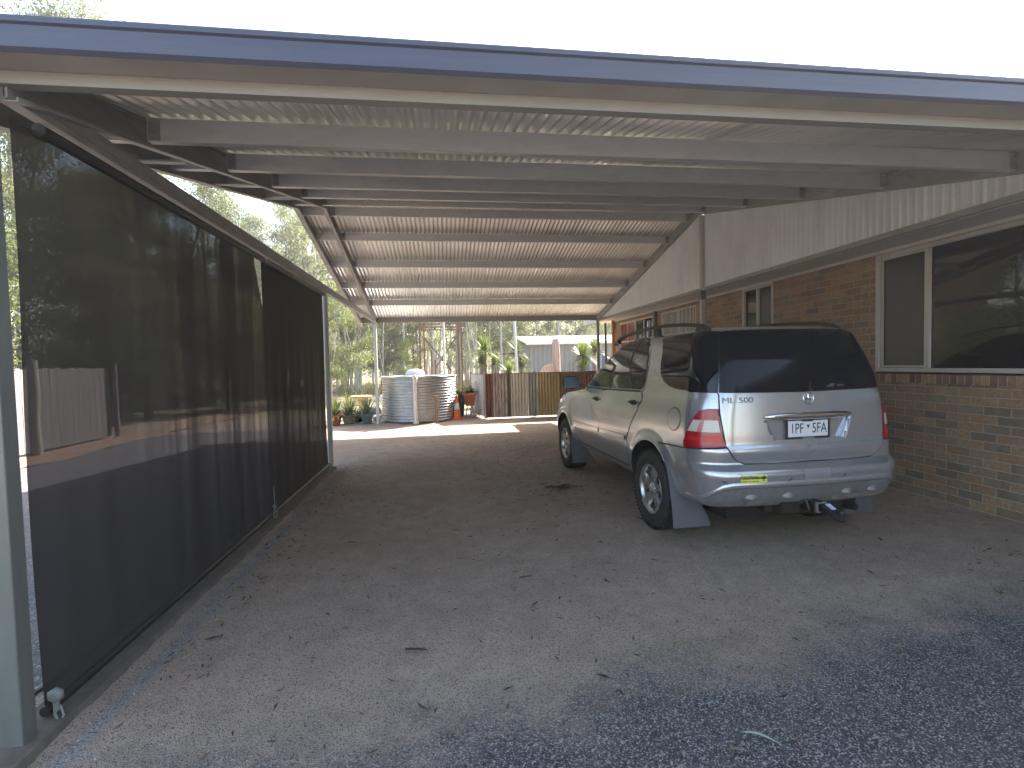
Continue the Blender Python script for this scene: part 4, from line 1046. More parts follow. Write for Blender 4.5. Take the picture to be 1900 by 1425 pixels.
def tree_proto(name, seed, H, spread, low, nclump, per, lw, ll, lmat, bmat, tr=.12, lean=.0, multi=1, parent_only=False):
    rnd = random.Random(seed); t = thing(name, None, None)
    tb = MB(); tips = []
    for q in range(multi):
        a0 = rnd.uniform(0, 6.28); base = Vector((rnd.uniform(-.25, .25)*(multi > 1), rnd.uniform(-.25, .25)*(multi > 1), -.1))
        le = Vector((math.cos(a0), math.sin(a0), 0))*(lean+(.12 if multi > 1 else 0)); pts = []; rs = []
        for i in range(9):
            f = i/8; pts.append(base+Vector((0, 0, H*.93*f))+le*H*f*f+Vector((rnd.uniform(-1, 1), rnd.uniform(-1, 1), 0))*.02*H*f); rs.append(tr*(1-f*.82)*(1.35 if i == 0 else 1))
        tb.tube(pts, rs, 7)
        nb = 9
        for k in range(nb):
            f = low+(1-low)*(k+rnd.random())/nb; idx = f*8; i0 = min(7, int(idx)); s = pts[i0].lerp(pts[i0+1], idx-i0)
            a = rnd.uniform(0, 6.28); ln = spread*(1-.55*f)*rnd.uniform(.6, 1.15); r0 = rs[i0]*.55
            d = Vector((math.cos(a), math.sin(a), rnd.uniform(.5, 1.2))); bp = [s]
            for j in range(1, 5): bp.append(s+Vector((d.x*ln*j/4, d.y*ln*j/4, d.z*ln*.55*(j/4)**.8))+Vector((rnd.uniform(-1, 1), rnd.uniform(-1, 1), rnd.uniform(-1, 1)))*.05*ln)
            tb.tube(bp, [r0, r0*.75, r0*.5, r0*.3, r0*.12], 5)
            for j in (2, 3, 4):
                tips.append(bp[j])
                a2 = a+rnd.uniform(-1.2, 1.2); e = bp[j]+Vector((math.cos(a2)*ln*.33, math.sin(a2)*ln*.33, ln*rnd.uniform(-.05, .3))); tb.tube([bp[j], bp[j].lerp(e, .5)+Vector((0, 0, .06*ln)), e], [r0*.3, r0*.2, r0*.06], 4); tips.append(e)
        tips.append(pts[-1])
    tb.build("trunk", bmat, t)
    arr = []; faces = 0
    V_ = []; 
    for c in range(nclump):
        tip = rnd.choice(tips); sz = spread*rnd.uniform(.10, .24)
        cc = tip+Vector((rnd.gauss(0, 1), rnd.gauss(0, 1), rnd.gauss(0, .7)))*spread*.09
        for i in range(per):
            p = cc+Vector((rnd.gauss(0, 1), rnd.gauss(0, 1), rnd.gauss(0, .8)))*sz*.48
            d = Vector((rnd.uniform(-1, 1), rnd.uniform(-1, 1), rnd.uniform(-1.6, .4))).normalized(); sdv = d.cross(Vector((rnd.uniform(-1, 1), rnd.uniform(-1, 1), rnd.uniform(-1, 1)))).normalized()
            L_ = ll*rnd.uniform(.6, 1.3); w_ = lw*rnd.uniform(.6, 1.3)
            V_ += [p-d*L_/2, p+sdv*w_/2, p+d*L_/2, p-sdv*w_/2]
    cm = MB(); cm.add(V_, [(4*i, 4*i+1, 4*i+2, 4*i+3) for i in range(len(V_)//4)], False); cm.build("crown", lmat, t, 0, False)
    return t
ML.append(leaf_mat('yellow_green_leaves', (.12, .15, .045), (.22, .25, .10), .45))
ML.append(leaf_mat('gum_leaves_mid_olive', (.050, .062, .026), (.110, .122, .050), .35))
PR = {}
def proto(key, *a): PR[key] = tree_proto("gum_tree", *a)
#        seed H  spread low nclump per lw ll
proto('tall_a', 1, 15, 4.2, .30, 250, 30, .06, .22, ML[0], MBK[0], .17)
proto('tall_b', 2, 13, 3.6, .26, 230, 30, .06, .22, ML[1], MBK[0], .14, .05)
proto('tall_c', 3, 12, 3.2, .2, 230, 30, .06, .22, ML[0], MBK[1], .13, .08, 2)
proto('sap_a', 4, 6.5, 1.7, .25, 120, 26, .05, .18, ML[1], MBK[0], .055, .06)
proto('sap_b', 5, 5.2, 1.6, .2, 130, 26, .05, .18, ML[0], MBK[1], .05, .1, 2)
proto('near_a', 6, 13, 4.4, .28, 1150, 52, .038, .13, ML[5], MBK[1], .18, .04)
proto('near_b', 7, 10, 3.6, .16, 1250, 52, .038, .13, ML[5], MBK[1], .15, .06, 2)
proto('bush_dark', 8, 3.4, 2.0, .05, 600, 40, .035, .10, ML[2], MBK[1], .06, .1, 4)
proto('bush_red', 9, 4.6, 2.1, .06, 500, 40, .035, .10, ML[3], MBK[1], .06, .1, 3)
proto('yel_a', 14, 5.5, 1.7, .12, 330, 40, .04, .12, ML[4], MBK[0], .05, .08, 2)
proto('slim_a', 15, 9.5, 1.9, .45, 90, 26, .05, .18, ML[0], MBK[0], .07, .05)
proto('slim_b', 16, 8.5, 1.6, .5, 70, 26, .05, .18, ML[0], MBK[0], .06, .12, 2)
NAMES = {'slim': 'gum_sapling', 'yel': 'gum_sapling', 'tall': 'gum_tree', 'sap': 'gum_sapling', 'near': 'gum_tree', 'bush': 'shrub'}
CATS = {'slim': 'sapling', 'yel': 'sapling', 'tall': 'tree', 'sap': 'sapling', 'near': 'tree', 'bush': 'shrub'}
used = set()
def plant(key, x, y, s, rz, label, group=None, z=0):
    r = PR[key]
    k = key.split('_')[0]
    if key in used: o = copy_tree(r)
    else: o = r; used.add(key)
    o.name = NAMES[k]; o.location = (x, y, z); o.rotation_euler = (0, 0, rz); o.scale = (s, s, s*random.uniform(.92, 1.1))
    o['label'] = label; o['category'] = CATS[k]
    if group: o['group'] = group
    elif 'group' in o: del o['group']
    return o
random.seed(11)
# beyond the blinds and above the carport on the left
for args in [
    ('near_a', -15.5, 21.0, 1.13, .4, "tall olive gum whose crown shows above the gutter at the top corner"),
    ('near_b', -12.2, 25.0, 1.02, 2.0, "spreading gum crown filling the gap between barge board and blinds"),
    ('near_b', -11.0, 33.5, 1.05, 4.1, "rounded grey green gum against the pale sky right of the gap"),
    ('near_a', -18.5, 17.0, .80, 3.3, "dark leaning gum behind the paling fence post"),
    ('bush_dark', -11.2, 10.5, 1.35, 1, "dense dark shrub behind the grey paling fence"),
    ('bush_dark', -12.5, 13.6, 1.5, 3, "dark shrub behind the end of the paling fence"),
    ('bush_dark', -9.6, 16.0, .95, 2.2, "low dark shrub standing past the paling fence"),
    ('bush_red', -9.8, 18.5, 1.0, .3, "reddish leaved shrub seen through the dark mesh blind"),
    ('bush_red', -8.4, 21.5, .9, 1.3, "taller red tipped shrub beyond the driveway edge"),
    ('bush_dark', -10.6, 24, 1.3, 5, "dark round shrub beyond the red tipped shrubs"),
    ('near_b', -15.0, 14.0, .75, .7, "grey green gum behind the dark shrubs of the fence"),
    ('sap_b', -11.5, 20.0, 1.1, .7, "thin grey gum sapling among the shrubs past the driveway"),
]: plant(*args)
for args in [
    ('yel_a', -4.9, 22.5, 1.0, .4, 'bright yellow green sapling between the middle post and the corner post'),
    ('yel_a', -1.6, 26.0, .5, 2.4, 'small yellow green sapling above the tank lid'),
    ('near_b', -16.5, 11.5, 1.25, 2.6, 'broad dark gum close behind the paling fence'),
    ('near_b', -19.5, 15.0, 1.3, 4.4, 'tall dense gum further back behind the paling fence'),
    ('near_a', -20.5, 12.0, .95, 5.3, 'big dark gum crown far left behind the near mesh blind'),
    ('near_b', -13.8, 18.2, .9, 1.3, 'leafy gum directly behind the reddish shrubs'),
    ('near_a', -17.0, 29.0, .9, 2.3, 'tall gum standing well behind the shrubs of the driveway'),
]: plant(*args)
# the wood beyond the yard: counted trees in loose rows
spots = []
rows = [(36, 14, 'tall'), (43, 16, 'tall'), (52, 18, 'tall'), (64, 20, 'tall')]
descr = {'tall_a': "tall pale trunked gum", 'tall_b': "tall olive leaved gum", 'tall_c': "twin stemmed grey gum", 'sap_a': "slender olive sapling", 'sap_b': "bushy grey sapling"}
for yy, n, kind in rows:
    for i in range(n):
        x = -yy*.62+(yy*1.25)*(i+random.uniform(.1, .9))/n
        y = yy+random.uniform(-3.2, 3.2); key = random.choice(['tall_a', 'tall_b', 'tall_c'])
        plant(key, x, y, random.uniform(.72, 1.08), random.uniform(0, 6.28), descr[key]+" among many alike in the wood behind the yard", "trees of the wood behind the yard: "+descr[key]+"s")
for i in range(46):
    y = random.uniform(30, 50); x = random.uniform(-.45*y, .42*y); key = random.choice(['sap_a', 'sap_b'])
    if -.25*y < x < -.12*y and y < 36: y += 8
    plant(key, x, y, random.uniform(.7, 1.2), random.uniform(0, 6.28), descr[key]+" in the undergrowth of the wood behind the yard", "saplings of the wood behind the yard: "+descr[key]+"s")
descr['slim_a'] = 'bare stemmed pale sapling'; descr['slim_b'] = 'forked bare pale sapling'
for i in range(44):
    y = random.uniform(26.5, 42); x = random.uniform(-.36*y, .22*y); key = random.choice(['slim_a', 'slim_b'])
    plant(key, x, y, random.uniform(.8, 1.15), random.uniform(0, 6.28), descr[key]+' in the open wood behind the yard', 'thin trees of the open wood: '+descr[key]+'s')
plant('bush_dark', 9.2, 27.5, .8, 1.1, "small dark shrub just behind the grey shed")
# trees behind the camera (they show in the car's and the house's glass)
for x, y, k in ((-11, -19, 'tall_c'), (-3, -24, 'tall_a'), (6, -22, 'tall_b'), (14, -18, 'tall_c'), (-18, -10, 'tall_b'), (1.5, -30, 'tall_c'), (9, -29, 'tall_a'), (-8, -30, 'tall_b')):
    plant(k, x, y, random.uniform(.8, 1.0), random.uniform(0, 6), descr[k]+" on the approach side of the driveway", "trees on the approach side of the driveway: "+descr[k]+"s")
# far wood that reads as one mass
mb = MB(); rnd = random.Random(77); V_ = []
for c in range(2600):
    y = rnd.uniform(72, 120); x = rnd.uniform(-.75*y, .75*y); z = rnd.uniform(.2, 13)*rnd.uniform(.6, 1); 
    for i in range(14):
        p = Vector((x, y, z))+Vector((rnd.gauss(0, 1.1), rnd.gauss(0, 1.1), rnd.gauss(0, .9))); d = Vector((rnd.uniform(-1, 1), rnd.uniform(-1, 1), rnd.uniform(-1, 1))).normalized(); s_ = d.cross(Vector((rnd.uniform(-1, 1), 1, rnd.uniform(-1, 1)))).normalized()
        V_ += [p-d*.35, p+s_*.17, p+d*.35, p-s_*.17]
mb.add(V_, [(4*i, 4*i+1, 4*i+2, 4*i+3) for i in range(len(V_)//4)], False)
for i in range(150):
    y = rnd.uniform(70, 110); x = rnd.uniform(-.7*y, .7*y); mb.cm = 1; mb.tube([(x, y, 0), (x+rnd.uniform(-.5, .5), y, 5), (x+rnd.uniform(-1, 1), y, 12)], [.22, .16, .05], 5)
tag(mb.build("woodland", [ML[0], MBK[0]], None, 0, False), "pale grey green wood closing the view beyond the yard", None, None, "stuff")
# scrub and dry grass along the wood's edge
mb = MB(); V_ = []
for c in range(900):
    y = rnd.uniform(27, 44); x = rnd.uniform(-.5*y, .5*y)
    hh = rnd.uniform(.15, .55)
    for i in range(12):
        p = Vector((x+rnd.gauss(0, .35), y+rnd.gauss(0, .35), 0)); d = Vector((rnd.uniform(-.5, .5), rnd.uniform(-.5, .5), 1))*hh; s_ = Vector((rnd.uniform(-1, 1), rnd.uniform(-1, 1), 0)).normalized()*.03
        V_ += [p-s_, p+s_, p+d]
mb.add(V_, [(3*i, 3*i+1, 3*i+2) for i in range(len(V_)//3)], False)
tag(mb.build("dry_grass", leaf_mat("dry_grass_blades", (.16, .15, .06), (.30, .26, .12), .3), None, 0, False), "dry yellow green grass at the edge of the wood", None, None, "stuff")

# ============================================================ YARD OBJECTS
def rust_sheet(name, base, rust=(.16, .06, .028), amt=.5, sc=3):
    m, nt, b = new_mat(name); p = pos(nt)
    n1 = noise(nt, mapping(nt, p, (5, 5, .8)), sc, 8, .72); n2 = noise(nt, mapping(nt, p, (1, 1, .5), (4, 4, 4)), sc*1.7, 6, .7)
    c = mix_rgb(nt, ramp(nt, n1, [(.5-.12*amt, 0.0), (.5+.22-.1*amt, amt)]), base, rust); c = mix_rgb(nt, ramp(nt, n2, [(.45, 0.0), (.75, .6)]), c, tuple(x*.5 for x in base))
    L(nt, c, b.inputs["Base Color"]); b.inputs["Roughness"].default_value = .7; b.inputs["Metallic"].default_value = .15; return m
fence = thing("corrugated_fence", "low fence of mismatched rusty, cream and ochre corrugated iron sheets", "fence", (2.7, 14.25, 0))
IF = Matrix.Translation((-2.7, -14.25, 0))
def fb(mb, n, m, lab=None):
    o = mb.build(n, m, fence); o.matrix_parent_inverse = IF
    if lab: o['label'] = lab
    return o
segs = [(1.18, 1.42, rust_sheet("sheet_dark_rust", (.13, .055, .03), (.07, .03, .02), .6), "dark rust red iron sheet at the corner"), (1.42, 1.80, rust_sheet("sheet_peeling", (.50, .44, .38), (.17, .065, .035), .95, 4), "peeling whitish sheet streaked with rust"),
        (1.80, 1.92, rust_sheet("sheet_dark_gap", (.10, .075, .06), (.08, .04, .02), .5), "narrow dark sheet"), (1.92, 2.42, rust_sheet("sheet_cream", (.55, .47, .38), (.28, .20, .14), .35), "pale cream sheet"),
        (2.42, 2.70, rust_sheet("sheet_green_grey", (.30, .30, .27), (.16, .11, .07), .4), "green grey sheet"), (2.70, 3.36, rust_sheet("sheet_ochre", (.42, .31, .15), (.26, .13, .05), .5), "ochre yellow sheet"), (3.36, 4.5, rust_sheet("sheet_brown_rust", (.25, .155, .10), (.13, .055, .03), .7), "brown rusty sheet beside the car")]
for a, b_, m, lab in segs:
    mb = MB(); corr(mb, (a, 14.25+(a-1.18)*.03, .02), (b_-a, (b_-a)*.03, 0), (0, 0, 1.245), 0, 2, .017, .088, (0, -1, 0), 8); fb(mb, "iron_sheet", m, lab)
mb = MB(); corr(mb, (1.17, 14.27, .05), (-.30, 1.5, 0), (0, 0, 1.21), 0, 2, .011, .076, (-1, -.2, 0), 8); fb(mb, "iron_sheet", rust_sheet("sheet_whitewashed", (.50, .49, .48), (.25, .14, .09), .4), "whitewashed side sheet turning the corner")
M_rust = rust_sheet("rusted_steel", (.17, .085, .055), (.10, .04, .025), .6)
mb = MB(); mb.bar((1.15, 14.235, 1.275), (4.5, 14.335, 1.275), .045, .02); fb(mb, "top_rail", M_rust)
mb = MB(); mb.bar((1.17, 14.25, 1.27), (.86, 15.78, 1.27), .04, .02); fb(mb, "top_rail", M_rust)
M_wood = paint("weathered_timber", (.30, .25, .21), .9, 0, .25, 3, (.12, .09, .07), .5, .3, 0, .3, (6, 6, .6))
for x, y in ((1.17, 14.30), (2.62, 14.36), (.86, 15.80)):
    mb = MB(); mb.box((x-.035, y-.02, 0), (x+.035, y+.06, 1.33)); fb(mb, "fence_post", M_wood)

# water tank
M_tank = zinc("tank_galvanised", (.44, .45, .46), .28); M_tank.node_tree.nodes['Principled BSDF'].inputs['Metallic'].default_value = .75
tank = thing("water_tank", "round corrugated galvanised water tank with a white lid", "tank", (-.70, 14.85, 0))
mb = MB(); prof = [(0, .0), (1.045, .0)]; n_ = 16
for i in range(n_*8+1): z = .03+1.20*i/(n_*8); prof.append((1.05+.016*math.sin(i/8*2*math.pi), z))
prof += [(1.075, 1.235), (1.075, 1.255), (1.04, 1.26), (0, 1.29)]
mb.lathe(prof, (0, 0, 0), 72); mb.build("tank_wall", M_tank, tank)
mb = MB(); mb.tube([(1.075*math.cos(a), 1.075*math.sin(a), 1.255+.012*math.sin(9*a)) for a in (2*math.pi*i/72 for i in range(73))], .018, 6, False); mb.build("rolled_rim", M_tank, tank)
M_white = paint("white_plastic", (.66, .66, .68), .5, 0, .06, 4, (.45, .42, .38), .25)
mb = MB(); mb.lathe([(.28, .0), (.28, .08), (.22, .15), (.10, .19), (0, .195)], (-.12, .25, 1.27), 24); mb.build("tank_lid", M_white, tank)
wp = MB(); wp.tube([(-.76, 13.66, 0), (-.76, 13.66, 1.25)], .052, 14); wp.lathe([(.075, 0), (.075, .06), (.06, .065)], (-.76, 13.66, .0), 14); wp.lathe([(.064, 1.18), (.070, 1.19), (.066, 1.27), (.035, 1.31), (0, 1.318)], (-.76, 13.66, 0), 14)
tag(wp.build("standpipe", paint("pipe_cream_white", (.62, .59, .55), .5, 0, .05, 3, (.4, .36, .3), .3)), "cream white vertical pipe standing in front of the water tank", "pipe")
mb = MB(); mb.box((-.235, 13.62, -.05), (-.155, 13.67, .73)); mb.box((-.24, 13.61, .62), (-.20, 13.675, .74))
tag(mb.build("timber_stake", paint("stake_brown", (.24, .16, .10), .85, 0, .2, 5, (.1, .07, .05), .4, 0, 0, .3, (6, 6, .8)), None, .004), "short brown timber stake against the tank", "stake")

# steel tank stand
st = thing("steel_stand", "tall rusty angle iron stand with crossed braces behind the tank", "stand", (-.06, 18, 0))
def sb(mb, n): return mb.build(n, M_rust, st)
LX = [(-.70, -.35), (.62, -.35), (-.60, .95), (.78, .95)]
for x, y in LX:
    mb = MB()
    mb.box((x-.03, y-.03, 0), (x+.03, y-.022, 3.9)); mb.box((x-.03, y-.022, 0), (x-.022, y+.03, 3.9)); sb(mb, "leg")
for z in (2.88, 2.99, 3.85):
    for y in (-.36, .96):
        mb = MB(); mb.bar((-.70, y, z), (.68, y, z), .025, .035); sb(mb, "cross_beam")
for y, k in ((-.40, 1), (1.0, .9)):
    for a, b_ in (((-.66, 2.62), (.55, 1.15)), ((.64, 2.62), (-.22, 1.45)), ((-.66, 1.0), (.64, .1))):
        mb = MB(); mb.bar((a[0]*k, y, a[1]), (b_[0]*k, y, b_[1]), .03, .028); sb(mb, "brace")
for x, h in ((-.34, 2.1), (-.22, 1.75), (.10, 1.7)):
    mb = MB(); mb.tube([(x, .3, 0), (x+.02, .3, h)], .028, 6); sb(mb, "upright")
mb = MB(); mb.tube([(.06, 16.9, 0), (.05, 16.9, 4.2)], .04, 8)
tag(mb.build("steel_pole", M_postlight), "slim grey pole seen through the middle of the rusty stand", "pole")
mb = MB(); mb.tube([(2.72, 18.2, 0), (2.62, 18.2, 3.4)], .055, 10)
tag(mb.build("steel_pole", paint("pole_galvanised", (.42, .45, .50), .4, .4, .08, 3)), "tall galvanised pole between two spiky plants behind the fence", "pole")
cl = thing("clothes_line", "thin dark clothes line bar on two posts behind the fence", "clothes line", (2.0, 19.5, 0))
mb = MB(); mb.tube([(-.75, 0, 1.93), (1.0, 0, 1.95)], .014, 6); mb.build("line_bar", M_seam, cl)
for x in (-.55, .85):
    mb = MB(); mb.tube([(x, 0, 0), (x, 0, 1.95)], .018, 6); mb.build("line_post", M_rust, cl)

# shed
sh = thing("shed", "grey ribbed steel shed with a white roof and a dark blue window", "shed", (6.2, 23.5, 0))
M_shed = paint("shed_grey", (.20, .205, .21), .55, .1, .06, 1.5)
mb = MB(); corr(mb, (-2.35, -1.5, 0), (5.4, 0, 0), (0, 0, 2.42), 0, 1, .018, .20, (0, -1, 0), 8, True); corr(mb, (-2.35, -1.5, 0), (0, 3.4, 0), (0, 0, 2.42), 0, 1, .018, .20, (-1, 0, 0), 8, True); corr(mb, (3.05, -1.5, 0), (0, 3.4, 0), (0, 0, 2.42), 0, 1, .018, .20, (1, 0, 0), 8, True); mb.box((-2.35, 1.9, 0), (3.05, 1.92, 2.9)); mb.build("wall", M_shed, sh)
mb = MB(); corr(mb, (-2.55, -1.75, 2.42), (5.8, 0, 0), (0, 3.9, .52), 0, 1, .012, .10, (0, 0, 1), 6); mb.build("roof", paint("shed_roof_white", (.72, .74, .76), .35, .2, .04, 1), sh)
mb = MB(); mb.box((-2.56, -1.79, 2.36), (3.26, -1.75, 2.44)); mb.build("gutter", M_white, sh)
mb = MB(); mb.box((-.28, -1.545, .98), (1.30, -1.515, 1.93)); wf = mb.build("window", M_frame, sh)
mb = MB(); mb.box((-.24, -1.552, 1.02), (1.26, -1.546, 1.89)); mb.build("pane", glass_mat("shed_glass_blue", (.03, .05, .10), .1), wf)
mb = MB()
for x in (-.0, .35, .8): mb.box((x, -1.558, 1.02), (x+.14, -1.553, 1.87))
mb.build("curtain", paint("curtain_blue", (.16, .20, .33), .8), wf)
mb = MB(); mb.bar((-.3, -1.85, 1.10), (1.3, -1.85, 1.12), .03, .03); mb.build("hand_rail", M_white, sh)

# stump post and weathered board
mb = MB(); rnd = random.Random(5); vs = []
for i, (z, r) in enumerate(((0, .20), (.6, .17), (1.2, .165), (1.8, .155), (2.28, .15), (2.40, .13))):
    for k in range(12):
        a = 2*math.pi*k/12; rr = r*(1+rnd.uniform(-.12, .12)); vs.append((4.12+rr*math.cos(a), 18+rr*math.sin(a), z+(rnd.uniform(-.05, .05) if i == 5 else 0)))
mb.add(vs, [(i*12+k, i*12+(k+1) % 12, (i+1)*12+(k+1) % 12, (i+1)*12+k) for i in range(5) for k in range(12)]+[tuple(range(60, 72))], True)
tag(mb.build("timber_post", paint("stump_grey_pink", (.40, .32, .28), .9, 0, .25, 3, (.17, .13, .11), .5, 0, 0, .3, (6, 6, .5))), "thick split old timber post standing in front of the shed", "post")
mb = MB(); oc = [(-.33, 0), (-.33, 1.25), (-.26, 1.38), (-.14, 1.47), (.02, 1.52), (.14, 1.53), (.14, 0)]
mb.add([(3.82+x, 17.75, z) for x, z in oc]+[(3.82+x, 17.83, z) for x, z in oc], [tuple(range(7)), tuple(range(13, 6, -1))]+[(k, (k+1) % 7, 7+(k+1) % 7, 7+k) for k in range(7)], False)
tag(mb.build("timber_slab", paint("slab_pink_grey", (.42, .34, .30), .9, 0, .25, 3, (.2, .15, .12), .6, 0, 0, .3, (7, 7, .5))), "rounded weathered timber slab leaning by the thick post", "timber slab")

# yuccas
M_yuc = leaf_mat("yucca_blades", (.06, .10, .02), (.13, .18, .035), .3); M_yuc2 = leaf_mat("yucca_blades_dark", (.035, .06, .02), (.09, .12, .04), .3)
def blades(mb, c, n, ln, w_, rnd, up=.2, droop=.5):
    for i in range(n):
        a = rnd.uniform(0, 6.28); e = rnd.uniform(-.25, 1.4) if up is None else up+rnd.random()*(1.45-up); l_ = ln*rnd.uniform(.7, 1.1)
        d = Vector((math.cos(a)*math.cos(e), math.sin(a)*math.cos(e), math.sin(e))); s_ = d.cross(Vector((0, 0, 1))); s_ = s_.normalized() if s_.length > .01 else Vector((1, 0, 0))
        pts = []
        for j in range(5):
            f = j/4; p = Vector(c)+d*l_*f-Vector((0, 0, 1))*droop*l_*f*f*math.cos(e)*.6; ww = w_*(1-f)**.7*.5+.002; pts += [p-s_*ww, p+s_*ww]
        mb.add(pts, [(2*j, 2*j+1, 2*j+3, 2*j+2) for j in range(4)], False)
def yucca(x, y, heads, label, mat, seed):
    t = thing("yucca", label, "yucca", (x, y, 0)); rnd = random.Random(seed); mb = MB()
    for hx, hy, hz, n, ln in heads: mb.tube([(0, 0, 0), (hx*.6, hy*.6, hz*.6), (hx, hy, hz)], [.09, .07, .06], 7)
    mb.build("stem", MBK[1], t); mb = MB()
    for hx, hy, hz, n, ln in heads: blades(mb, (hx, hy, hz), int(n*1.5), ln*1.15, .06, rnd, None)
    mb.build("leaves", mat, t, 0, False)
yucca(1.55, 18.6, [(0, 0, 2.05, 110, .62), (-.12, .1, 1.55, 70, .5), (.35, .0, 1.55, 70, .45)], "tall bushy yucca with two heads behind the whitewashed fence corner", M_yuc, 1)
yucca(2.22, 16.9, [(0, 0, 1.25, 90, .48)], "low bright yellow green yucca poking over the fence", M_yuc, 2)
yucca(3.0, 19.5, [(-.1, 0, 1.95, 100, .62), (.1, .1, 1.4, 90, .6)], "dark leaved yucca hanging round the galvanised pole", M_yuc2, 3)
yucca(4.95, 17.5, [(0, 0, 1.72, 110, .62), (.05, 0, 1.25, 60, .5)], "bright yucca against the shed window", M_yuc, 4)
yucca(5.65, 18.2, [(0, 0, 1.95, 90, .6)], "yucca half hidden by the far carport post", M_yuc, 5)

# traffic cone
cone = thing("traffic_cone", "orange traffic cone with a white reflective collar beside the tank", "cone", (.36, 14.45, 0))
M_or = paint("cone_orange", (.75, .13, .03), .5, 0, .08, 5, (.35, .10, .05), .25); M_rf = paint("cone_collar", (.72, .70, .68), .4)
mb = MB(); mb.box((-.17, -.17, 0), (.17, .17, .035)); mb.build("base", M_or, cone, .01)
mb = MB(); mb.lathe([(.125, .035), (.095, .22), (.085, .28)], (0, 0, 0), 24); mb.lathe([(.0545, .46), (.030, .68), (.022, .70), (0, .70)], (0, 0, 0), 24); mb.build("cone_body", M_or, cone)
mb = MB(); mb.lathe([(.085, .28), (.0875, .281), (.057, .46), (.054, .461)], (0, 0, 0), 24); mb.build("collar", M_rf, cone)
# pots
def pot(name, x, y, z, r, h, mat, label, cat="pot", rim=True):
    t = thing(name, label, cat, (x, y, z)); mb = MB()
    mb.lathe([(0, 0), (r*.68, 0), (r*.95, h*.84), (r*1.05, h*.84), (r*1.05, h), (r*.93, h), (r*.90, h*.88), (0, h*.88)], (0, 0, 0), 28); mb.build("pot", mat, t); return t
M_terra = paint("terracotta", (.50, .17, .07), .8, 0, .12, 6, (.30, .16, .10), .3); M_blue = paint("glaze_blue_grey", (.16, .23, .30), .35, 0, .15, 6); M_pgrn = paint("drum_green_grey", (.07, .11, .105), .5, 0, .15, 4); M_conc = paint("concrete", (.38, .36, .33), .9, 0, .15, 6, (.2, .18, .15), .4)
def potplant(t, z, n, ln, w_, mat, seed, stalk=0):
    mb = MB(); rnd = random.Random(seed)
    blades(mb, (0, 0, z), n, ln, w_, rnd, .15, .6); mb.build("foliage", mat, t, 0, False)
def bushy(t, z, r, n, mat, seed, lw=.04, ll=.08):
    mb = MB(); rnd = random.Random(seed); V_ = []
    for i in range(n):
        p = Vector((rnd.gauss(0, r*.5), rnd.gauss(0, r*.5), z+abs(rnd.gauss(0, r*.55)))); d = Vector((rnd.uniform(-1, 1), rnd.uniform(-1, 1), rnd.uniform(-.3, 1))).normalized(); s_ = d.cross(Vector((rnd.uniform(-1, 1), rnd.uniform(-1, 1), 1))).normalized()
        V_ += [p-d*ll/2, p+s_*lw/2, p+d*ll/2, p-s_*lw/2]
    mb.add(V_, [(4*i, 4*i+1, 4*i+2, 4*i+3) for i in range(len(V_)//4)], False); mb.build("foliage", mat, t, 0, False)
mb = MB(); mb.box((-.16, -.16, 0), (.16, .16, .03)); 
std = thing("plant_stand", "low dark wire stand holding up the terracotta pot", "plant stand", (.76, 14.95, 0))
for a in range(4):
    m_ = MB(); m_.tube([(.17*math.cos(a*1.57+.8), .17*math.sin(a*1.57+.8), 0), (.10*math.cos(a*1.57+.8), .10*math.sin(a*1.57+.8), .34)], .008, 5); m_.build("leg", M_rust, std)
m_ = MB(); m_.lathe([(.13, .335), (.13, .35), (.0, .35)], (0, 0, 0), 16); m_.build("ring", M_rust, std)
t = pot("flower_pot", .76, 14.95, .35, .20, .36, M_terra, "square shouldered terracotta pot with a leafy succulent on the wire stand"); bushy(t, .34, .17, 260, ML[1], 3, .05, .09); 
t = pot("planter_tub", .47, 15.15, 0, .17, .60, M_pgrn, "dark green tub with a dark leaved plant behind the cone"); bushy(t, .58, .20, 320, ML[2], 5, .05, .09)
mb = MB(); rnd = random.Random(8)
for i in range(70):
    p = Vector((.86+rnd.gauss(0, .16), 14.78+rnd.gauss(0, .12), 0)); q = p+Vector((rnd.uniform(-.2, .2), rnd.uniform(-.15, .15), rnd.uniform(.05, .30))); mb.tube([p, p.lerp(q, .5)+Vector((rnd.uniform(-.05, .05), 0, .03)), q], .004, 4, False)
tag(mb.build("dead_branches", paint("twig_grey", (.17, .14, .12), .9), None, 0, False), "tangle of dry grey twigs at the foot of the whitewashed sheet", "twigs")
# left hand garden
bb = thing("bird_bath", "sandstone coloured bird bath on a tapered pedestal", "bird bath", (-2.52, 15.95, 0))
M_sand = paint("bath_sandstone", (.50, .34, .18), .85, 0, .12, 5, (.3, .2, .12), .3)
mb = MB(); mb.lathe([(.0, 0), (.15, 0), (.13, .06), (.085, .14), (.075, .36), (.10, .44), (.12, .52), (.10, .56), (0, .56)], (0, 0, 0), 20); mb.build("pedestal", M_sand, bb)
mb = MB(); mb.lathe([(0, .555), (.14, .56), (.30, .615), (.345, .66), (.33, .675), (.28, .645), (.10, .60), (0, .60)], (0, 0, 0), 28); mb.build("bowl", M_sand, bb)
M_strap = leaf_mat("strap_leaves", (.06, .085, .03), (.15, .18, .07), .3); M_agv = leaf_mat("agave_leaves", (.085, .12, .08), (.17, .21, .14), .25)
t = pot("flower_pot", -2.92, 14.05, 0, .17, .28, M_terra, "terracotta pot of strappy leaves next to the pale middle post"); potplant(t, .22, 170, .60, .028, M_strap, 1)
t = pot("flower_pot", -2.62, 14.35, 0, .20, .24, M_conc, "grey concrete pot overflowing with arching green leaves"); potplant(t, .2, 240, .68, .030, M_strap, 2)
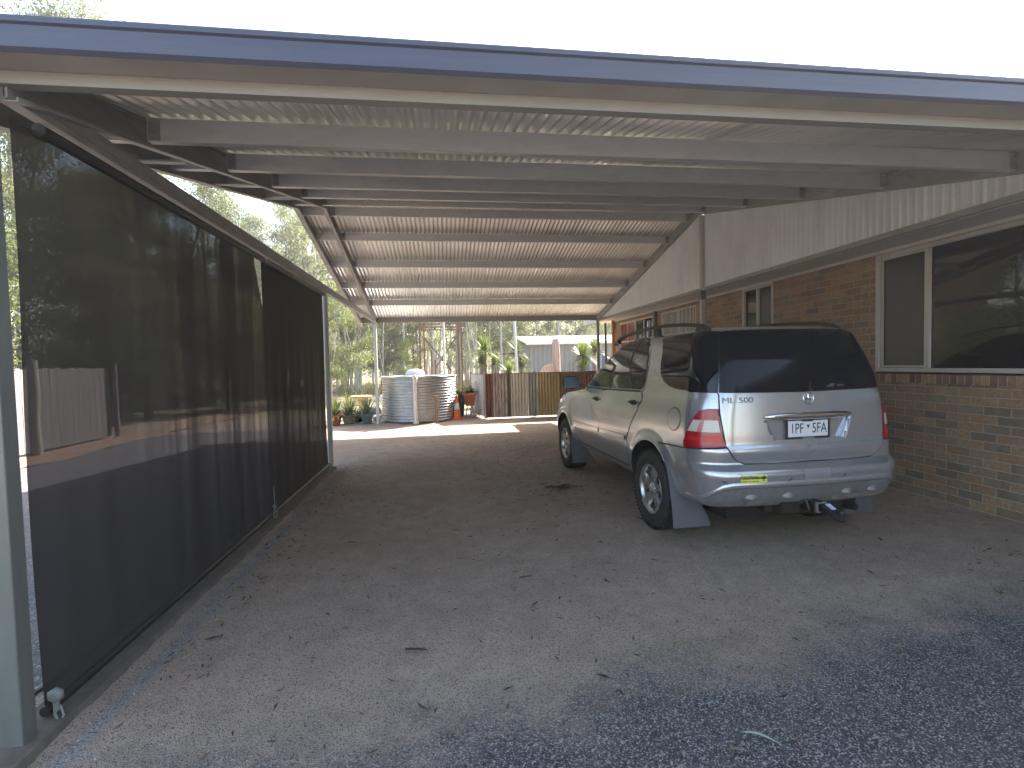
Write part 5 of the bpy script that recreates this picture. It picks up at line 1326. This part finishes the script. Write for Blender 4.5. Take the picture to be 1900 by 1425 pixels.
t = pot("flower_pot", -2.12, 14.25, 0, .17, .26, M_blue, "blue glazed pot with a spiky agave near the corner post"); potplant(t, .22, 60, .64, .055, M_agv, 3)
t = pot("flower_pot", -2.42, 14.7, 0, .15, .22, M_seam, "small black pot of dark foliage behind the glazed pot"); bushy(t, .2, .16, 160, ML[2], 4, .04, .08)
def rock(x, y, r, mat, label, seed, sq=.6):
    rnd = random.Random(seed); bm = bmesh.new(); bmesh.ops.create_icosphere(bm, subdivisions=2, radius=r)
    for v in bm.verts: v.co *= 1+rnd.uniform(-.16, .16); v.co.z *= sq
    me = bpy.data.meshes.new("garden_stone"); bm.to_mesh(me); bm.free(); me.materials.append(mat)
    o = bpy.data.objects.new("garden_stone", me); ALL.link(o); o.location = (x, y, r*sq*.7); return tag(o, label, "stone")
M_rock = paint("pale_stone", (.55, .52, .48), .9, 0, .15, 6, (.3, .25, .2), .3)
rock(-1.66, 14.45, .15, M_rock, "pale stone at the foot of the corner post", 1); rock(-1.95, 15.2, .20, M_rock, "flat pale stone between bird bath and tank", 2, .4); rock(-1.75, 14.95, .13, paint("pink_stone", (.48, .36, .30), .9, 0, .15, 6), "pinkish stone against the tank", 3, .9); rock(-2.25, 16.9, .22, paint("dark_stone", (.12, .11, .10), .9, 0, .2, 5), "dark rounded stone behind the bird bath", 4, .8)
mb = MB(); mb.box((-2.02, 16.4, .42), (-1.55, 16.85, .64)); mb.box((-1.98, 16.44, 0), (-1.60, 16.8, .42))
tag(mb.build("garden_bin", [M_white], None, .03), "white topped square tub half hidden behind the corner post", "tub")
mb = MB(); mb.tube([(-2.32, 18.0, 0), (-2.30, 18.0, 1.45)], .02, 6); mb.tube([(-2.14, 18.0, 0), (-2.14, 18.0, 1.0)], .018, 6); mb.tube([(-2.34, 18.0, .8), (-2.10, 18.0, .82)], .012, 6)
tag(mb.build("garden_stake", M_rust), "pair of thin rusty stakes behind the bird bath", "stakes")
for i, (x, y) in enumerate(((-7.3, 33.8), (-6.2, 34.0))):
    mb = MB(); mb.box((x-.32, y-.25, 0), (x+.32, y+.25, .30)); tag(mb.build("concrete_block", M_rock, None, .02), ("pale block on the far grass, the one nearest the middle post" if i == 0 else "pale block on the far grass, nearer the corner post"), "block")
mb = MB(); mb.tube([(-3.6+i*.22, 17.6+.06*math.sin(i), .03) for i in range(10)], .035, 6); tag(mb.build("garden_edging", M_terra), "low reddish edging strip across the sunny grass", "edging")

# paling fence and its round post at the far side of the driveway
pf = thing("paling_fence", "grey weathered paling fence across the driveway behind the mesh blind", "fence", (-8.05, 11, 0)); IP = Matrix.Translation((8.05, -11, 0))
M_pal = paint("paling_grey", (.21, .20, .195), .9, 0, .25, 2, (.14, .115, .10), .5, 0, 0, .3, (2, 9, .5))
y = 4.0; rnd = random.Random(3)
mb = MB()
while y < 13.35:
    mb.box((-8.07+rnd.uniform(-.004, .004), y, .03), (-8.045+rnd.uniform(-.004, .004), y+.098, 1.68+rnd.uniform(-.02, .02))); y += .102
o = mb.build("palings", M_pal, pf); o.matrix_parent_inverse = IP
for z in (.4, 1.3):
    mb = MB(); mb.box((-8.115, 4, z), (-8.075, 13.35, z+.075)); o = mb.build("rail", M_pal, pf); o.matrix_parent_inverse = IP
mb = MB(); mb.tube([(-7.93, 13.42, 0), (-7.93, 13.42, 1.80)], .055, 10); o = mb.build("end_post", M_pal, pf); o.matrix_parent_inverse = IP
mb = MB(); mb.tube([(-7.80, 10.78, -.1), (-7.82, 10.78, .7), (-7.79, 10.78, 1.2), (-7.80, 10.78, 1.84)], [.095, .085, .09, .08], 12)
tag(mb.build("timber_post", paint("round_post_bleached", (.40, .36, .31), .9, 0, .25, 4, (.15, .12, .1), .5, .3, 0, .3, (7, 7, .6))), "round bleached timber post seen in the slit beside the near blind", "post")
mb = MB(); vs = []; rnd = random.Random(4)
for i in range(50):
    y = -2+i*.5; vs += [(-7.95+rnd.uniform(-.1, .1), y, .012), (-6.85+rnd.uniform(-.22, .22), y, .010)]
mb.add(vs, [(2*i, 2*i+1, 2*i+3, 2*i+2) for i in range(49)], False)
tag(mb.build("verge", paint("red_earth", (.33, .215, .15), .95, 0, .25, 3, (.22, .13, .09), .5)), "reddish bare earth along the paling fence", None, None, "structure")

# ============================================================ LITTER
def near_ok(x, y): return True
rnd = random.Random(21); mb = MB()
for i in range(4300):
    r = rnd.random()
    if r < .30: x, y = rnd.gauss(1.3, .6), rnd.gauss(8.4, 1.7)
    elif r < .42: x, y = rnd.gauss(1.25, .35), rnd.gauss(6.1, .5)
    elif r < .50: x, y = rnd.gauss(-1.4, .12), rnd.uniform(2.4, 8)
    else: x, y = rnd.uniform(-1.6, 5.0), 1.2+rnd.random()**1.4*11.5
    if y < 1: continue
    a = rnd.uniform(0, 6.28); ln = rnd.uniform(.009, .034)*(1.0 if rnd.random() < .95 else 1.8); w_ = ln*rnd.uniform(.10, .24); d = Vector((math.cos(a), math.sin(a), 0)); s_ = Vector((-d.y, d.x, 0)); z = .006+rnd.random()*.008; cv = rnd.uniform(-.3, .3)
    p = Vector((x, y, z)); mb.cm = rnd.choice((0, 0, 1, 1, 2, 3))
    mb.add([p-d*ln, p-d*ln*.2+s_*(w_+cv*ln)+Vector((0, 0, .004)), p+d*ln+s_*cv*ln*.5+Vector((0, 0, .003)), p-d*ln*.2-s_*(w_-cv*ln)], [(0, 1, 2, 3)], False)
tag(mb.build("leaf_litter", [paint("leaf_dark_brown", (.055, .038, .03), .8), paint("leaf_brown", (.12, .075, .05), .8), paint("leaf_tan", (.24, .17, .11), .8), paint("leaf_black", (.03, .026, .026), .8)], None, 0, False), "dry gum leaves scattered over the sandy ground", None, None, "stuff")
mb = MB()
for i in range(9000):
    y = .9+rnd.random()**2.1*6.5; x = rnd.uniform(-1.72, 4.8) if i % 4 else rnd.gauss(-1.56, .06); 
    if i % 4 == 0: y = rnd.uniform(1.2, 8)
    r_ = rnd.uniform(.0018, .0055); p = Vector((x, y, r_*.4-.001)); mb.cm = rnd.choice((0, 0, 1, 1, 1, 2))
    q = [p+Vector((math.cos(a)*r_*rnd.uniform(.7, 1.2), math.sin(a)*r_*rnd.uniform(.7, 1.2), 0)) for a in (0, 2.1, 4.2)]+[p+Vector((0, 0, r_*.9))]
    mb.add(q, [(0, 1, 3), (1, 2, 3), (2, 0, 3)], False)
tag(mb.build("gravel", [paint("chip_grey", (.16, .16, .17), .8), paint("chip_dark", (.05, .05, .058), .8), paint("chip_pale", (.42, .40, .37), .8)], None, 0, False), "loose stone chips on the ground", None, None, "stuff")
def stick(x, y, ang, ln, r_, mat, label, name="fallen_stick", cat="stick", cv=.1):
    mb = MB(); d = Vector((math.cos(ang), math.sin(ang), 0)); s_ = Vector((-d.y, d.x, 0))
    mb.tube([Vector((x, y, r_+.004))+d*ln*(f-.5)+s_*cv*ln*math.sin(f*3)*.3 for f in (0, .3, .6, 1)], [r_, r_*1.1, r_, r_*.6], 6); return tag(mb.build(name, mat), label, cat)
M_bark = paint("bark_strip", (.035, .026, .024), .9)
stick(-.19, 2.72, -.22, .12, .006, M_bark, "short thick dark stick lying alone in the foreground")
stick(.55, 3.53, .1, .10, .004, M_bark, "thin dark twig on the sand ahead of the thick stick")
# one green gum leaf on the bitumen in the foreground
mb = MB(); vs = []
for i in range(9):
    f = i/8; w_ = .006*math.sin(math.pi*min(1, f*.96+.04))+.0004; x = 1.17+.12*f; y = 1.86-.10*f+.02*math.sin(f*3)*1; vs += [(x-w_*.6, y-w_, .014+.008*math.sin(f*3)), (x+w_*.6, y+w_, .014+.008*math.sin(f*3))]
mb.add(vs, [(2*i, 2*i+1, 2*i+3, 2*i+2) for i in range(8)], True)
tag(mb.build("fallen_leaf", paint("leaf_sage", (.30, .38, .28), .6), None, 0, False), "single sage green gum leaf on the dark bitumen", "leaf")
mb = MB(); rnd = random.Random(31)
for i in range(46):
    p = Vector((1.38+rnd.gauss(0, .10), 6.02+rnd.gauss(0, .06), .008)); a = rnd.uniform(-.6, .6); q = p+Vector((math.cos(a), math.sin(a), 0))*rnd.uniform(.04, .13)+Vector((0, 0, rnd.uniform(0, .02))); mb.tube([p, q], [.004, .002], 4, False)
tag(mb.build("bark_pile", M_bark, None, 0, False), "small heap of dark bark shreds on the ground left of the car", "bark")
# ============================================================ GLARE VEIL: added thin volume imitating the lens's veiling glare
hz = MB(); hz.box((-130, -70, -1.2), (130, 150, 24)); hm = bpy.data.materials.new("glare_veil"); hm.use_nodes = True; hn = hm.node_tree; hn.nodes.clear()
ho = hn.nodes.new("ShaderNodeOutputMaterial"); hv = hn.nodes.new("ShaderNodeVolumePrincipled"); hv.inputs["Density"].default_value = .0017; hv.inputs["Color"].default_value = (.9, .9, .92, 1); hv.inputs["Anisotropy"].default_value = .4
hn.links.new(hv.outputs[0], ho.inputs["Volume"])
tag(hz.build("glare_veil", hm), "thin added volume imitating veiling lens glare over the yard", None, None, "stuff")
